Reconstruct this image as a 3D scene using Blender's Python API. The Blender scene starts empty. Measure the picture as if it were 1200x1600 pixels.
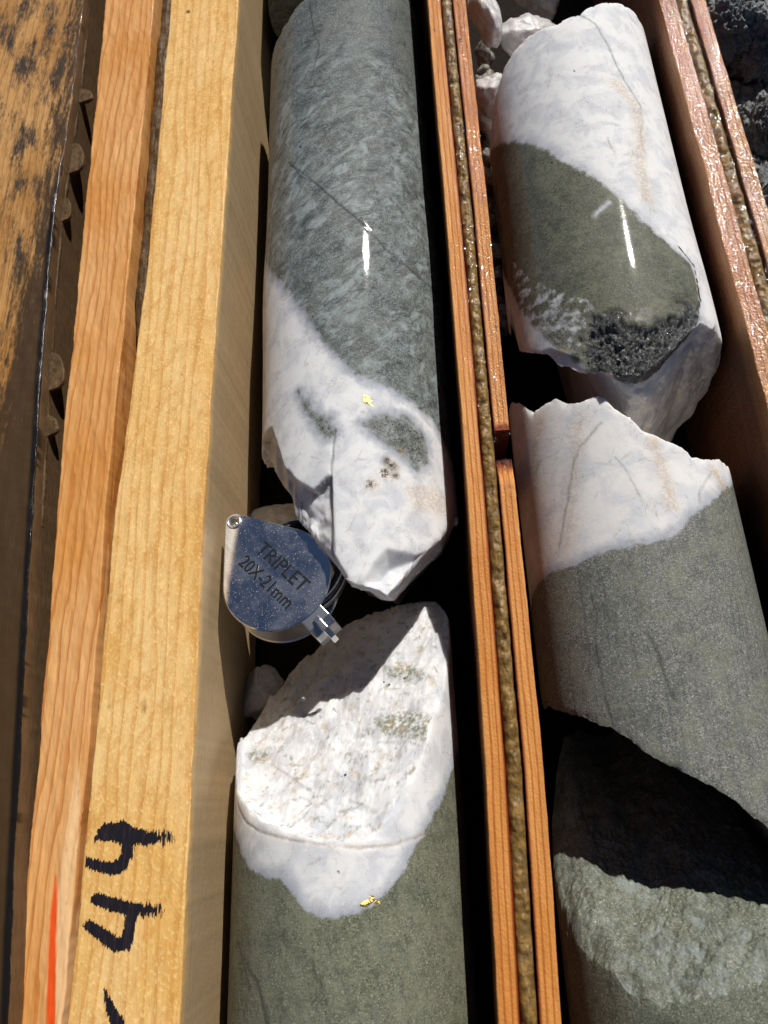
import bpy, math, random
import numpy as np
from mathutils import Matrix, Vector

# ------------------------------------------------------------------ camera, sky, sun
S = bpy.context.scene
S.unit_settings.system = 'METRIC'
S.unit_settings.scale_length = 0.01          # one unit is one centimetre
COL = S.collection
F_PX = 1155.0
CAM_H = 25.7
_Y = np.array([-123, 2925, -F_PX]); _Y /= np.linalg.norm(_Y)
_Z = np.array([0, F_PX, 2925.0]); _Z /= np.linalg.norm(_Z)
_X = np.cross(_Y, _Z)
_p = math.radians(5)
_Z, _X = _Z * math.cos(_p) - _X * math.sin(_p), _X * math.cos(_p) + _Z * math.sin(_p)
CM = np.stack([_X, _Y, _Z])                  # camera axes in the world
cd = bpy.data.cameras.new('camera'); cam = bpy.data.objects.new('camera', cd); COL.objects.link(cam)
cd.sensor_fit = 'VERTICAL'; cd.sensor_height = 36; cd.lens = 36 * F_PX / 1600
cd.clip_start = 0.5; cd.clip_end = 2000
m = Matrix([list(map(float, r)) for r in CM]).to_4x4(); m.translation = Vector((0, 0, CAM_H))
cam.matrix_world = m
cd.dof.use_dof = True; cd.dof.focus_distance = 22.3; cd.dof.aperture_fstop = 0.3
S.camera = cam

SUN = np.array([0.305, 0.65, 0.695]); SUN /= np.linalg.norm(SUN)
w = bpy.data.worlds.new("World"); S.world = w; w.use_nodes = True
nt = w.node_tree; nt.nodes.clear()
sky = nt.nodes.new('ShaderNodeTexSky'); sky.sky_type = 'NISHITA'; sky.sun_disc = False
sky.sun_elevation = math.asin(SUN[2]); sky.sun_rotation = math.atan2(SUN[0], SUN[1])
sky.air_density = 0.6; sky.dust_density = 0.1; sky.altitude = 2600
bg = nt.nodes.new('ShaderNodeBackground'); bg.inputs[1].default_value = 0.05
wo = nt.nodes.new('ShaderNodeOutputWorld')
nt.links.new(sky.outputs[0], bg.inputs[0]); nt.links.new(bg.outputs[0], wo.inputs[0])
sl = bpy.data.lights.new('sun', 'SUN'); sl.energy = 4.5; sl.angle = math.radians(0.53); sl.color = (1, 0.955, 0.89)
so = bpy.data.objects.new('sun', sl); COL.objects.link(so)
so.rotation_euler = Vector(SUN).to_track_quat('Z', 'Y').to_euler(); so.location = (20, 40, 60)
S.view_settings.view_transform = 'Standard'; S.view_settings.look = 'None'
S.view_settings.exposure = 0.0; S.view_settings.gamma = 1
S.cycles.max_bounces = 6; S.cycles.transparent_max_bounces = 4
S.cycles.sample_clamp_indirect = 4.0

# ------------------------------------------------------------------ geometry helpers
def ray(px, py):
    d = CM @ np.array([px - 600, -(py - 800), -F_PX], float); return d / np.linalg.norm(d)
def at(px, py, z):
    d = ray(px, py); return d * ((z - CAM_H) / d[2]) + np.array([0, 0, CAM_H])
def at_x(px, py, x):
    d = ray(px, py); return d * (x / d[0]) + np.array([0, 0, CAM_H])
def cyl(px, py, x0, z0, R):
    d = ray(px, py); a = d[0]**2 + d[2]**2; b = -x0 * d[0] + (CAM_H - z0) * d[2]
    c = x0**2 + (CAM_H - z0)**2 - R * R; D = max(b * b - a * c, 0)
    return np.array([0, 0, CAM_H]) + d * (-b - math.sqrt(D)) / a
def xfun(pts, z):
    P = sorted([(at(a, b, z)[1], at(a, b, z)[0]) for a, b in pts]); ys = np.array([p[0] for p in P]); xs = np.array([p[1] for p in P])
    def f(y):
        y = np.asarray(y, float); r = np.interp(y, ys, xs)
        s0 = (xs[1] - xs[0]) / (ys[1] - ys[0]) * .5; s1 = (xs[-1] - xs[-2]) / (ys[-1] - ys[-2]) * .5
        return r + np.where(y < ys[0], (y - ys[0]) * s0, 0) + np.where(y > ys[-1], (y - ys[-1]) * s1, 0)
    return f
_rng = np.random.default_rng(7)
_perm = _rng.permutation(256); _perm = np.concatenate([_perm, _perm, _perm])
_g = _rng.normal(size=(256, 3)); _g /= np.linalg.norm(_g, axis=1)[:, None]
def perlin(P):
    P = np.asarray(P, float); i = np.floor(P).astype(int); f = P - i; i &= 255
    u = f * f * f * (f * (f * 6 - 15) + 10); out = 0
    for dx in (0, 1):
        wx = u[:, 0] if dx else 1 - u[:, 0]
        for dy in (0, 1):
            wy = u[:, 1] if dy else 1 - u[:, 1]
            for dz in (0, 1):
                wz = u[:, 2] if dz else 1 - u[:, 2]
                h = _perm[_perm[_perm[(i[:, 0] + dx) & 255] + ((i[:, 1] + dy) & 255)] + ((i[:, 2] + dz) & 255)]
                g = _g[h]
                out = out + wx * wy * wz * (g[:, 0] * (f[:, 0] - dx) + g[:, 1] * (f[:, 1] - dy) + g[:, 2] * (f[:, 2] - dz))
    return out * 1.5
def fbm(P, s=1.0, o=4, seed=0.0, rough=.5, stretch=(1, 1, 1)):
    P = np.asarray(P, float) * np.array(stretch) * s + seed * 17.31; r = 0; a = 1
    for k in range(o): r = r + a * perlin(P * 2**k + k * 5.7); a *= rough
    return r
def ridged(P, s=1.0, o=4, seed=0.0):
    P = np.asarray(P, float) * s + seed * 11.3; r = 0; a = 1
    for k in range(o): r = r + a * (1 - 2 * np.abs(perlin(P * 2**k + k * 3.1))); a *= .5
    return r
def sstep(x, a, b):
    t = np.clip((x - a) / (b - a), 0, 1); return t * t * (3 - 2 * t)
def sdf(P, poly):
    """signed distance, positive inside the polygon"""
    P = np.asarray(P, float); poly = np.asarray(poly, float); n = len(poly)
    d = np.full(len(P), 1e9); ins = np.zeros(len(P), bool)
    for k in range(n):
        a = poly[k]; b = poly[(k + 1) % n]; e = b - a; v = P - a
        t = np.clip((v @ e) / (e @ e + 1e-12), 0, 1); q = v - t[:, None] * e
        d = np.minimum(d, (q * q).sum(1))
        c = ((a[1] > P[:, 1]) != (b[1] > P[:, 1]))
        xx = a[0] + (P[:, 1] - a[1]) * (e[0] / (e[1] if abs(e[1]) > 1e-12 else 1e-12))
        ins ^= c & (P[:, 0] < xx)
    d = np.sqrt(d); return np.where(ins, d, -d)
def dline(P, pts):
    P = np.asarray(P, float); pts = np.asarray(pts, float); d = np.full(len(P), 1e9)
    for k in range(len(pts) - 1):
        a = pts[k]; e = pts[k + 1] - a; v = P - a; t = np.clip((v @ e) / (e @ e + 1e-12), 0, 1); q = v - t[:, None] * e
        d = np.minimum(d, (q * q).sum(1))
    return np.sqrt(d)
def mesh_obj(name, V, F, mat, parent=None, loc=(0, 0, 0), attrs=None, smooth=True):
    V = np.asarray(V, np.float32) - np.array(loc, np.float32)
    me = bpy.data.meshes.new(name)
    if isinstance(F, np.ndarray):
        n, k = F.shape
        me.vertices.add(len(V)); me.vertices.foreach_set('co', V.ravel())
        me.loops.add(n * k); me.loops.foreach_set('vertex_index', F.astype(np.int32).ravel())
        me.polygons.add(n); me.polygons.foreach_set('loop_start', np.arange(0, n * k, k, dtype=np.int32))
        me.update(calc_edges=True)
    else:
        me.from_pydata([tuple(map(float, v)) for v in V], [], F)
    me.polygons.foreach_set('use_smooth', np.full(len(me.polygons), smooth))
    for an, av in (attrs or {}).items():
        a = me.attributes.new(an, 'FLOAT', 'POINT'); a.data.foreach_set('value', np.asarray(av, np.float32))
    if mat: me.materials.append(mat)
    me.update()
    o = bpy.data.objects.new(name, me); COL.objects.link(o)
    if parent is not None:
        o.parent = parent; o.location = Vector(loc) - parent.location
    else: o.location = loc
    return o
def empty(name, loc):
    o = bpy.data.objects.new(name, None); COL.objects.link(o); o.location = loc; o.empty_display_size = .5; return o
def tag(o, label=None, cat=None, group=None, kind=None):
    for k, v in (('label', label), ('category', cat), ('group', group), ('kind', kind)):
        if v: o[k] = v
    return o
def grid_faces(nu, nv, wrap=False):
    i = np.arange(nu if wrap else nu - 1)[:, None]; j = np.arange(nv - 1)[None, :]
    a = (i * nv + j); b = (((i + 1) % nu) * nv + j)
    return np.stack([a, b, b + 1, a + 1], -1).reshape(-1, 4)

# ------------------------------------------------------------------ shader helper
class NB:
    def __init__(s, name):
        s.m = bpy.data.materials.new(name); s.m.use_nodes = True; s.t = s.m.node_tree; s.t.nodes.clear()
        s.out = s.t.nodes.new('ShaderNodeOutputMaterial'); s.b = s.t.nodes.new('ShaderNodeBsdfPrincipled')
        s.t.links.new(s.b.outputs[0], s.out.inputs[0])
        s.tc = s.t.nodes.new('ShaderNodeTexCoord').outputs['Object']
    def put(s, inp, v):
        if isinstance(v, bpy.types.NodeSocket): s.t.links.new(v, inp)
        elif isinstance(v, (tuple, list)) and inp.type == 'RGBA': inp.default_value = (*v[:3], 1)
        else: inp.default_value = v
    def set(s, **k):
        for n, v in k.items(): s.put(s.b.inputs[n.replace('_', ' ')], v)
    def mp(s, scale=(1, 1, 1), rot=(0, 0, 0), loc=(0, 0, 0), v=None):
        n = s.t.nodes.new('ShaderNodeMapping'); s.put(n.inputs[0], v or s.tc)
        n.inputs['Scale'].default_value = scale; n.inputs['Rotation'].default_value = rot; n.inputs['Location'].default_value = loc
        return n.outputs[0]
    def noise(s, scale, detail=3, rough=.5, v=None, dist=0, col=False):
        n = s.t.nodes.new('ShaderNodeTexNoise'); s.put(n.inputs['Vector'], v or s.tc); n.inputs['Scale'].default_value = scale
        n.inputs['Detail'].default_value = detail; n.inputs['Roughness'].default_value = rough; n.inputs['Distortion'].default_value = dist
        return n.outputs[1 if col else 0]
    def voro(s, scale, v=None, feat='F1'):
        n = s.t.nodes.new('ShaderNodeTexVoronoi'); n.feature = feat; s.put(n.inputs['Vector'], v or s.tc); n.inputs['Scale'].default_value = scale
        return n
    def ma(s, op, a, b=0.0, c=0.0, clamp=False):
        n = s.t.nodes.new('ShaderNodeMath'); n.operation = op; n.use_clamp = clamp
        s.put(n.inputs[0], a); s.put(n.inputs[1], b)
        if op in ('MULTIPLY_ADD',): s.put(n.inputs[2], c)
        return n.outputs[0]
    def rng(s, v, a, b, c=0.0, d=1.0, smooth=True):
        n = s.t.nodes.new('ShaderNodeMapRange'); n.interpolation_type = 'SMOOTHSTEP' if smooth else 'LINEAR'
        s.put(n.inputs[0], v); n.inputs[1].default_value = a; n.inputs[2].default_value = b; n.inputs[3].default_value = c; n.inputs[4].default_value = d
        return n.outputs[0]
    def mix(s, f, a, b, mode='MIX'):
        n = s.t.nodes.new('ShaderNodeMix'); n.data_type = 'RGBA'; n.blend_type = mode
        s.put(n.inputs[0], f); s.put(n.inputs[6], a); s.put(n.inputs[7], b); return n.outputs[2]
    def ramp(s, f, stops):
        n = s.t.nodes.new('ShaderNodeValToRGB'); s.put(n.inputs[0], f); e = n.color_ramp.elements
        while len(e) < len(stops): e.new(.5)
        for k, (p, c) in enumerate(stops): e[k].position = p; e[k].color = (*c, 1)
        return n.outputs[0]
    def attr(s, name):
        n = s.t.nodes.new('ShaderNodeAttribute'); n.attribute_name = name; return n.outputs['Fac']
    def xyz(s, v=None):
        n = s.t.nodes.new('ShaderNodeSeparateXYZ'); s.put(n.inputs[0], v or s.tc); return n.outputs
    def bump(s, h, strength=.3, dist=.05, prev=None):
        n = s.t.nodes.new('ShaderNodeBump'); s.put(n.inputs['Height'], h); n.inputs['Strength'].default_value = strength
        n.inputs['Distance'].default_value = dist
        if prev is not None: s.put(n.inputs['Normal'], prev)
        return n.outputs[0]

def wood(name, light, mid, dark, rings=2.2, ringdark=.5, fib=.5, rough=.45, stain=0.0, stain_col=(.03, .02, .012), bump=.25,
         coat=0.0, extra=None, figure=0.0, seed=0.0, glitter=0.0):
    n = NB(name)
    v = n.mp(loc=(seed * 3.1, seed * 7.7, seed))
    warp = n.noise(1.0, 3, .5, n.mp((1.0, .12, 1.0), v=v), col=True)
    add = n.t.nodes.new('ShaderNodeVectorMath'); add.operation = 'MULTIPLY_ADD'
    n.put(add.inputs[0], warp); add.inputs[1].default_value = (1.1, 1.1, 1.1); n.put(add.inputs[2], n.mp((1, .035, 1), v=v))
    wv = n.t.nodes.new('ShaderNodeTexWave'); wv.wave_type = 'BANDS'; wv.bands_direction = 'X'; wv.wave_profile = 'SAW'
    n.put(wv.inputs[0], add.outputs[0]); wv.inputs['Scale'].default_value = rings * .5; wv.inputs['Distortion'].default_value = 1.5
    wv.inputs['Detail'].default_value = 1.5; wv.inputs['Detail Scale'].default_value = .8
    ring = n.rng(wv.outputs[1], .55, 1.0)
    fine = n.noise(3.2, 6, .7, n.mp((5, .07, 5), v=v))
    fine2 = n.noise(9, 4, .65, n.mp((4, .14, 4), v=v))
    big = n.noise(.55, 3, .55, n.mp((1, .35, 1), v=v))
    c = n.mix(n.rng(big, .35, .68), light, mid)
    c = n.mix(n.ma('MULTIPLY', ring, ringdark), c, dark)
    c = n.mix(n.ma('MULTIPLY', n.rng(fine, .48, .78), fib), c, dark)
    c = n.mix(n.ma('MULTIPLY', n.rng(fine2, .5, .75), fib * .6), c, tuple(x * .45 for x in dark))
    h = n.ma('ADD', n.ma('MULTIPLY', fine, 1.0), n.ma('MULTIPLY', fine2, .5))
    if figure:
        fg = n.noise(3.5, 4, .65, n.mp((1.2, .5, 1), v=n.mp(rot=(0, 0, .5), v=v)))
        fg2 = n.noise(14, 3, .6, n.mp((1, .6, 1), v=n.mp(rot=(0, 0, -.5), v=v)))
        c = n.mix(n.ma('MULTIPLY', n.rng(fg, .45, .7), figure), c, dark)
        c = n.mix(n.ma('MULTIPLY', n.rng(fg2, .52, .66), figure * .8), c, tuple(min(1, x * 1.35) for x in light))
        h = n.ma('ADD', h, n.ma('ADD', fg, n.ma('MULTIPLY', fg2, .8)))
    if stain:
        st = n.noise(1.1, 6, .62, n.mp((1.6, .42, 1.6), v=v)); st2 = n.noise(7, 5, .7, n.mp((2.2, .5, 2.2), v=v))
        k = n.ma('ADD', n.ma('MULTIPLY', st, .7), n.ma('MULTIPLY', st2, .3))
        c = n.mix(n.rng(k, .62 - stain * .16, .70 - stain * .08), c, stain_col)
    r = n.rng(fine, .3, .7, rough - .1, rough + .12)
    if extra: c, r = extra(n, c, r)
    nm = n.bump(h, bump, .03)
    if glitter:
        gl = n.voro(17, n.mp((1, .8, 1))).outputs['Distance']
        nm = n.bump(n.ma('ADD', gl, n.noise(45, 2)), glitter, .05, nm)
    n.set(Base_Color=c, Roughness=r, Normal=nm, Specular_IOR_Level=.15)
    if coat:
        n.set(Coat_Weight=coat, Coat_Roughness=.07)
        gb = n.bump(n.noise(13, 3, .65), .35 + .5 * glitter, .045); n.put(n.b.inputs['Coat Normal'], gb)
    return n.m

# ------------------------------------------------------------------ beams (rails, plies)
def beam(name, fx0, fx1, z0, z1, y0, y1, mat, parent, r=.06, dy=.08, wob=.012, top=18, side=8, amp=.006, attrfn=None, seed=0, topfn=None, nick=0.0):
    ys = np.arange(y0, y1 + dy, dy); n = len(ys)
    # cross section parameter: left side up, top, right side down
    prof = []
    for t in np.linspace(0, 1, side, endpoint=False): prof.append((0, t, 0, 0))
    for a in np.linspace(0, math.pi / 2, 5): prof.append((0, 1, 1 - math.cos(a), math.sin(a) - 1))
    for t in np.linspace(0, 1, top + 2)[1:-1]: prof.append((t, 1, None, 0))
    for a in np.linspace(math.pi / 2, 0, 5): prof.append((1, 1, -(1 - math.cos(a)), math.sin(a) - 1))
    for t in np.linspace(1, 0, side + 1)[1:]: prof.append((1, t, 0, 0))
    k = len(prof); x0 = fx0(ys); x1 = fx1(ys)
    e0 = fbm(np.stack([ys, ys * 0, ys * 0 + seed], 1), .45, 6, 1 + seed, .55) * wob + fbm(np.stack([ys, ys * 0, ys * 0], 1), 7, 3, 5 + seed) * wob * .22
    e1 = fbm(np.stack([ys, ys * 0, ys * 0 + seed], 1), .45, 6, 2 + seed, .55) * wob + fbm(np.stack([ys, ys * 0, ys * 0], 1), 7, 3, 6 + seed) * wob * .22
    if nick:
        e1 = e1 - nick * sstep(fbm(np.stack([ys, ys * 0, ys * 0], 1), 2.1, 3, 9 + seed), .35, .6)
    x0 = x0 + e0; x1 = x1 + e1
    V = np.zeros((k, n, 3))
    for i, (u, t, cx, cz) in enumerate(prof):
        if cx is None: X = x0 + r + (x1 - x0 - 2 * r) * u; Z = z1 + 0 * ys
        elif t == 1: X = np.where(u == 0, x0, x1) + cx * r; Z = z1 + cz * r + 0 * ys
        else: X = np.where(u == 0, x0, x1) + 0 * ys; Z = z0 + (z1 - r - z0) * t + 0 * ys
        V[i, :, 0] = X; V[i, :, 1] = ys; V[i, :, 2] = Z
    V = V.reshape(-1, 3)
    hi = V[:, 2] > z1 - r * 1.5
    V[:, 2] += np.where(hi, fbm(V, 2.0, 4, 3 + seed, stretch=(2.5, .5, 1)) * amp * 2.2 + fbm(V, 14, 2, 4 + seed, stretch=(2, .3, 1)) * amp * .8, 0)
    V[:, 0] += fbm(V, 3, 3, 8 + seed, stretch=(1, .25, 2)) * amp
    if topfn is not None: V = topfn(V, hi)
    Fc = grid_faces(k, n)[:, ::-1]
    at_ = attrfn(V) if attrfn else None
    c0 = [i * n for i in range(k)]; c1 = [i * n + n - 1 for i in range(k)]
    o = mesh_obj(name, V, Fc, mat, parent, loc=(float(x0.mean() + x1.mean()) / 2, (y0 + y1) / 2, z0), attrs=at_)
    me = o.data                                # end caps
    import bmesh
    bm = bmesh.new(); bm.from_mesh(me); bm.verts.ensure_lookup_table()
    for cc in (c0[::-1], c1):
        try: bm.faces.new([bm.verts[i] for i in cc])
        except ValueError: pass
    bm.to_mesh(me); bm.free()
    return o

Y0, Y1 = -9.0, 46.0
ZT = 6.3
# ------------------------------------------------------------------ materials for wood
M_pale = wood('pale_pine', (.87, .58, .245), (.78, .455, .14), (.60, .265, .05), rings=1.7, ringdark=.6, fib=.42, rough=.5, figure=.5, bump=.35, seed=1,
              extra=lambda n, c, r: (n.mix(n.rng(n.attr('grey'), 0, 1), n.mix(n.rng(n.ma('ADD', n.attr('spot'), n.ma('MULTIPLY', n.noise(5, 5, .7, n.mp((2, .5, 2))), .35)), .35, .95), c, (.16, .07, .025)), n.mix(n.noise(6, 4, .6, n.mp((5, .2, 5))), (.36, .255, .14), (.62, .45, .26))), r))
def ex_orange(n, c, r):
    c = n.mix(n.attr('pale'), c, (.88, .60, .32))
    nz = n.noise(3, 4, .6, n.mp((4, .4, 4)))
    c = n.mix(n.rng(n.ma('ADD', n.attr('red'), n.ma('MULTIPLY', nz, .5)), .62, .95), c, (.75, .085, .012))
    return c, r
M_orange = wood('orange_pine', (.74, .40, .155), (.64, .29, .075), (.46, .145, .025), rings=2.2, ringdark=.7, fib=.5, rough=.5, bump=.25, coat=.06, seed=2, extra=ex_orange)
def ex_board(n, c, r):
    nz = n.noise(2.2, 5, .62, n.mp((3, .3, 3))); nz2 = n.noise(7, 4, .6, n.mp((2, .6, 2)))
    k = n.ma('ADD', n.attr('dirt'), n.ma('ADD', n.ma('MULTIPLY', nz, .75), n.ma('MULTIPLY', nz2, .4)))
    c = n.mix(n.rng(k, .88, 1.12), c, (.065, .036, .015))
    c = n.mix(n.rng(n.attr('edge'), .3, .8), c, (.012, .010, .009))
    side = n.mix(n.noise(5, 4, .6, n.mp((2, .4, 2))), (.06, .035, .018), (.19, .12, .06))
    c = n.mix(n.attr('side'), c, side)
    return c, n.ma('SUBTRACT', r, n.ma('MULTIPLY', n.attr('edge'), .3))
M_board = wood('stained_board', (.62, .34, .12), (.44, .21, .055), (.20, .085, .02), rings=2.0, ringdark=.45, fib=.9, rough=.5, stain=1.0, stain_col=(.045, .035, .026), bump=.5, coat=.25, seed=3, extra=ex_board)
def ex_ply(n, c, r):
    u = n.attr('u')
    nz = n.ma('MULTIPLY', n.ma('SUBTRACT', n.noise(1.5, 3, .5, n.mp((1, .2, 1))), .5), .25)
    uu = n.ma('ADD', u, nz)
    l1 = n.ma('MULTIPLY', n.rng(uu, .28, .33), n.rng(uu, .43, .38))
    l2 = n.ma('MULTIPLY', n.rng(uu, .64, .68), n.rng(uu, .77, .73))
    c = n.mix(n.ma('MULTIPLY', n.ma('MAXIMUM', l1, l2), .75), c, (.40, .105, .018))
    c = n.mix(n.rng(n.attr('dark'), .2, .9), c, (.22, .035, .008))
    c = n.mix(n.attr('sideshade_enddark'), c, (.06, .012, .01))
    return c, r
M_ply = wood('plywood_edge', (.74, .34, .095), (.64, .25, .055), (.42, .11, .02), rings=1.2, ringdark=.3, fib=.5, rough=.5, bump=.35, coat=.08, seed=4, extra=ex_ply, glitter=.25)
M_ply2 = wood('wet_plywood_edge', (.70, .32, .10), (.58, .21, .055), (.38, .10, .02), rings=1.2, ringdark=.3, fib=.5, rough=.5, bump=.35, coat=.15, seed=5, extra=ex_ply, glitter=.5)
_n = NB('dirty_floor'); _n.set(Base_Color=_n.mix(_n.noise(3, 5, .7), (.006, .005, .004), (.028, .022, .016)), Roughness=.9, Specular_IOR_Level=.1, Normal=_n.bump(_n.noise(6, 5, .7), .6, .06)); M_floor = _n.m

M_ply3 = wood('glittering_wet_plywood', (.78, .38, .15), (.66, .26, .085), (.42, .12, .03), rings=1.2, ringdark=.3, fib=.5, rough=.4, bump=.4, coat=.9, seed=6, extra=ex_ply, glitter=1.0)
def mud_mat(name, a, b, gl=.8, rough=.3):
    n = NB(name)
    f = n.noise(3.5, 5, .6); g = n.noise(16, 4, .6)
    c = n.mix(n.rng(f, .35, .65), a, b)
    c = n.mix(n.ma('MULTIPLY', n.rng(g, .5, .7), .6), c, tuple(x * .35 for x in a))
    h = n.noise(7, 4, .6)
    n.set(Base_Color=c, Roughness=rough, Normal=n.bump(h, .45, .06), Specular_IOR_Level=.15, Coat_Weight=gl, Coat_Roughness=.08)
    n.put(n.b.inputs['Coat Normal'], n.bump(n.noise(24, 3, .6), .9, .05))
    return n.m
M_mud = mud_mat('wet_brown_mud', (.15, .085, .022), (.33, .195, .055))
M_mud2 = mud_mat('dried_mud', (.075, .042, .018), (.14, .085, .038), .1, .5)
def simple(name, col, rough=.5, metal=0, **k):
    n = NB(name); n.set(Base_Color=col, Roughness=rough, Metallic=metal, **k); return n.m

# ------------------------------------------------------------------ the core tray
tray = empty('core_tray', (0, 13, 0))
tag(tray, 'wooden core tray with pale marked rail and muddy plywood dividers between the stone cores', 'core tray')
paleL = xfun([(267, 0), (232, 400), (180, 800), (135, 1300), (105, 1600)], ZT)
paleR = xfun([(372, 0), (345, 400), (318, 800), (300, 1200), (280, 1600)], ZT)
def a_pale(V):
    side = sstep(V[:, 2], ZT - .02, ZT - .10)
    sp = 0 * side
    for (px, py), wx, wy, a in (((294, 18), .10, .12, 1.0), ((225, 1105), .10, .35, .5), ((170, 1105), .09, .12, .5), ((205, 1120), .2, .5, .25), ((255, 180), .15, .2, .25), ((250, 245), .2, .12, .35), ((285, 585), .03, .03, .8),
                             ((240, 300), .15, .3, .2), ((330, 880), .05, .6, .3), ((175, 1480), .2, .4, .25), ((120, 1190), .06, .6, .3)):
        p = at(px, py, ZT); sp = np.maximum(sp, a * np.exp(-((V[:, 0] - p[0]) / wx)**2 - ((V[:, 1] - p[1]) / wy)**2))
    return {'grey': side * .95, 'spot': sp}
beam('side_rail', paleL, paleR, 0, ZT, Y0, Y1, M_pale, tray, r=.05, top=36, side=14, wob=.03, amp=.008, attrfn=a_pale)
knot = at(294, 20, ZT)
# dividers
dL = xfun([(668, 0), (702, 400), (733, 800), (758, 1200), (778, 1600)], ZT)
dR = xfun([(727, 0), (760, 300), (793, 640), (850, 1200), (878, 1600)], ZT)
def mixf(f, g, t): return lambda y: f(y) * (1 - t) + g(y) * t
def ply_attr(f0, f1, darkR=.0, darkL=0.0):
    def fn(V):
        u = (V[:, 0] - f0(V[:, 1])) / (f1(V[:, 1]) - f0(V[:, 1]))
        d = sstep(u, .8, 1.0) * darkR + sstep(u, .25, .0) * darkL
        return {'u': u, 'dark': d, 'sideshade_enddark': sstep(V[:, 2], ZT - .12, ZT - .9) * .8}  # sheet sides darkened in the colour: slot shade and less bounced light
    return fn
f33, f66 = mixf(dL, dR, .345), mixf(dL, dR, .665)
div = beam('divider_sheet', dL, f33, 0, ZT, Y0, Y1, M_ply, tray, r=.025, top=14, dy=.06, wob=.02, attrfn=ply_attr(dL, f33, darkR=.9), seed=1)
yj0 = at(785, 712, ZT)[1]; yj1 = at(785, 672, ZT)[1]
def lowend(V, hi):
    t = sstep(V[:, 1], yj0 - .9, yj0); V[:, 2] -= np.where(V[:, 2] > ZT - 1, t * .28 + t * fbm(V, 5, 3, 2) * .08, 0); return V
def at_low(V):
    d = ply_attr(f66, dR, darkL=.8)(V); d['dark'] = np.maximum(d['dark'], sstep(V[:, 1], yj0 - .8, yj0 - .2) * .7); d['sideshade_enddark'] = np.maximum(d['sideshade_enddark'], sstep(V[:, 1], yj0 - .35, yj0 - .02) * .95); return d
def at_hi(V):
    d = ply_attr(f66, dR, darkL=.8)(V); d['dark'] = np.maximum(d['dark'], sstep(V[:, 1], yj1 + .35, yj1 + .05) * .9); return d
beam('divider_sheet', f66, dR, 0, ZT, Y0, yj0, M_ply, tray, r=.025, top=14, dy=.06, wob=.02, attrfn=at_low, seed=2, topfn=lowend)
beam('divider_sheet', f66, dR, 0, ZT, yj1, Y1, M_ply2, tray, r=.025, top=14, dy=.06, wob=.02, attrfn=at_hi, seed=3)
wL = xfun([(1030, 0), (1110, 300), (1200, 640)], ZT)
wR = xfun([(1099, 0), (1195, 300)], ZT)
wRc = lambda y: wL(y) + 1.62
w37, w69 = mixf(wL, wRc, .37), mixf(wL, wRc, .68)
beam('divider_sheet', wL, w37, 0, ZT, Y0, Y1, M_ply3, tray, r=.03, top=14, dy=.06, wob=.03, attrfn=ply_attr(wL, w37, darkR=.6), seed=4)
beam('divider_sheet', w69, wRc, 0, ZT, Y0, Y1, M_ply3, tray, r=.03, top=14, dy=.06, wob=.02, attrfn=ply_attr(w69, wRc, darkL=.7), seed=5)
def mudbeam(f0, f1, seed, amp=.07, rec=.10):
    g0 = lambda y: f0(y) + .02; g1 = lambda y: f1(y) - .02
    def tf(V, hi):
        u = (V[:, 0] - g0(V[:, 1])) / (g1(V[:, 1]) - g0(V[:, 1]))
        b = 1 - np.abs(2 * u - 1)**2.5
        h = fbm(V, 1.5, 4, seed, .45) * amp * 1.3 + fbm(V, 6, 2, seed + 3) * amp * .3
        V[:, 2] += np.where(V[:, 2] > ZT - rec - .4, b * .14 + h * (.35 + b) - .1, 0); return V
    o = beam('mud_filling', g0, g1, 4.5, ZT - rec, Y0, Y1, M_mud, tray, r=.05, top=20, side=3, dy=.035, amp=0, wob=.015, topfn=tf, seed=seed)
    return o
mudbeam(f33, f66, 11); mudbeam(w37, w69, 12)
# floor of the tray
def box(name, x0, x1, y0, y1, z0, z1, mat, parent=None):
    V = [(x, y, z) for x in (x0, x1) for y in (y0, y1) for z in (z0, z1)]
    F = [(0, 1, 3, 2), (4, 6, 7, 5), (0, 4, 5, 1), (2, 3, 7, 6), (0, 2, 6, 4), (1, 5, 7, 3)]
    return mesh_obj(name, V, F, mat, parent, loc=((x0 + x1) / 2, (y0 + y1) / 2, z0), smooth=False)
box('floor_board', -9.2, 11.3, Y0, Y1, -.6, -.02, M_floor, tray)

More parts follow.
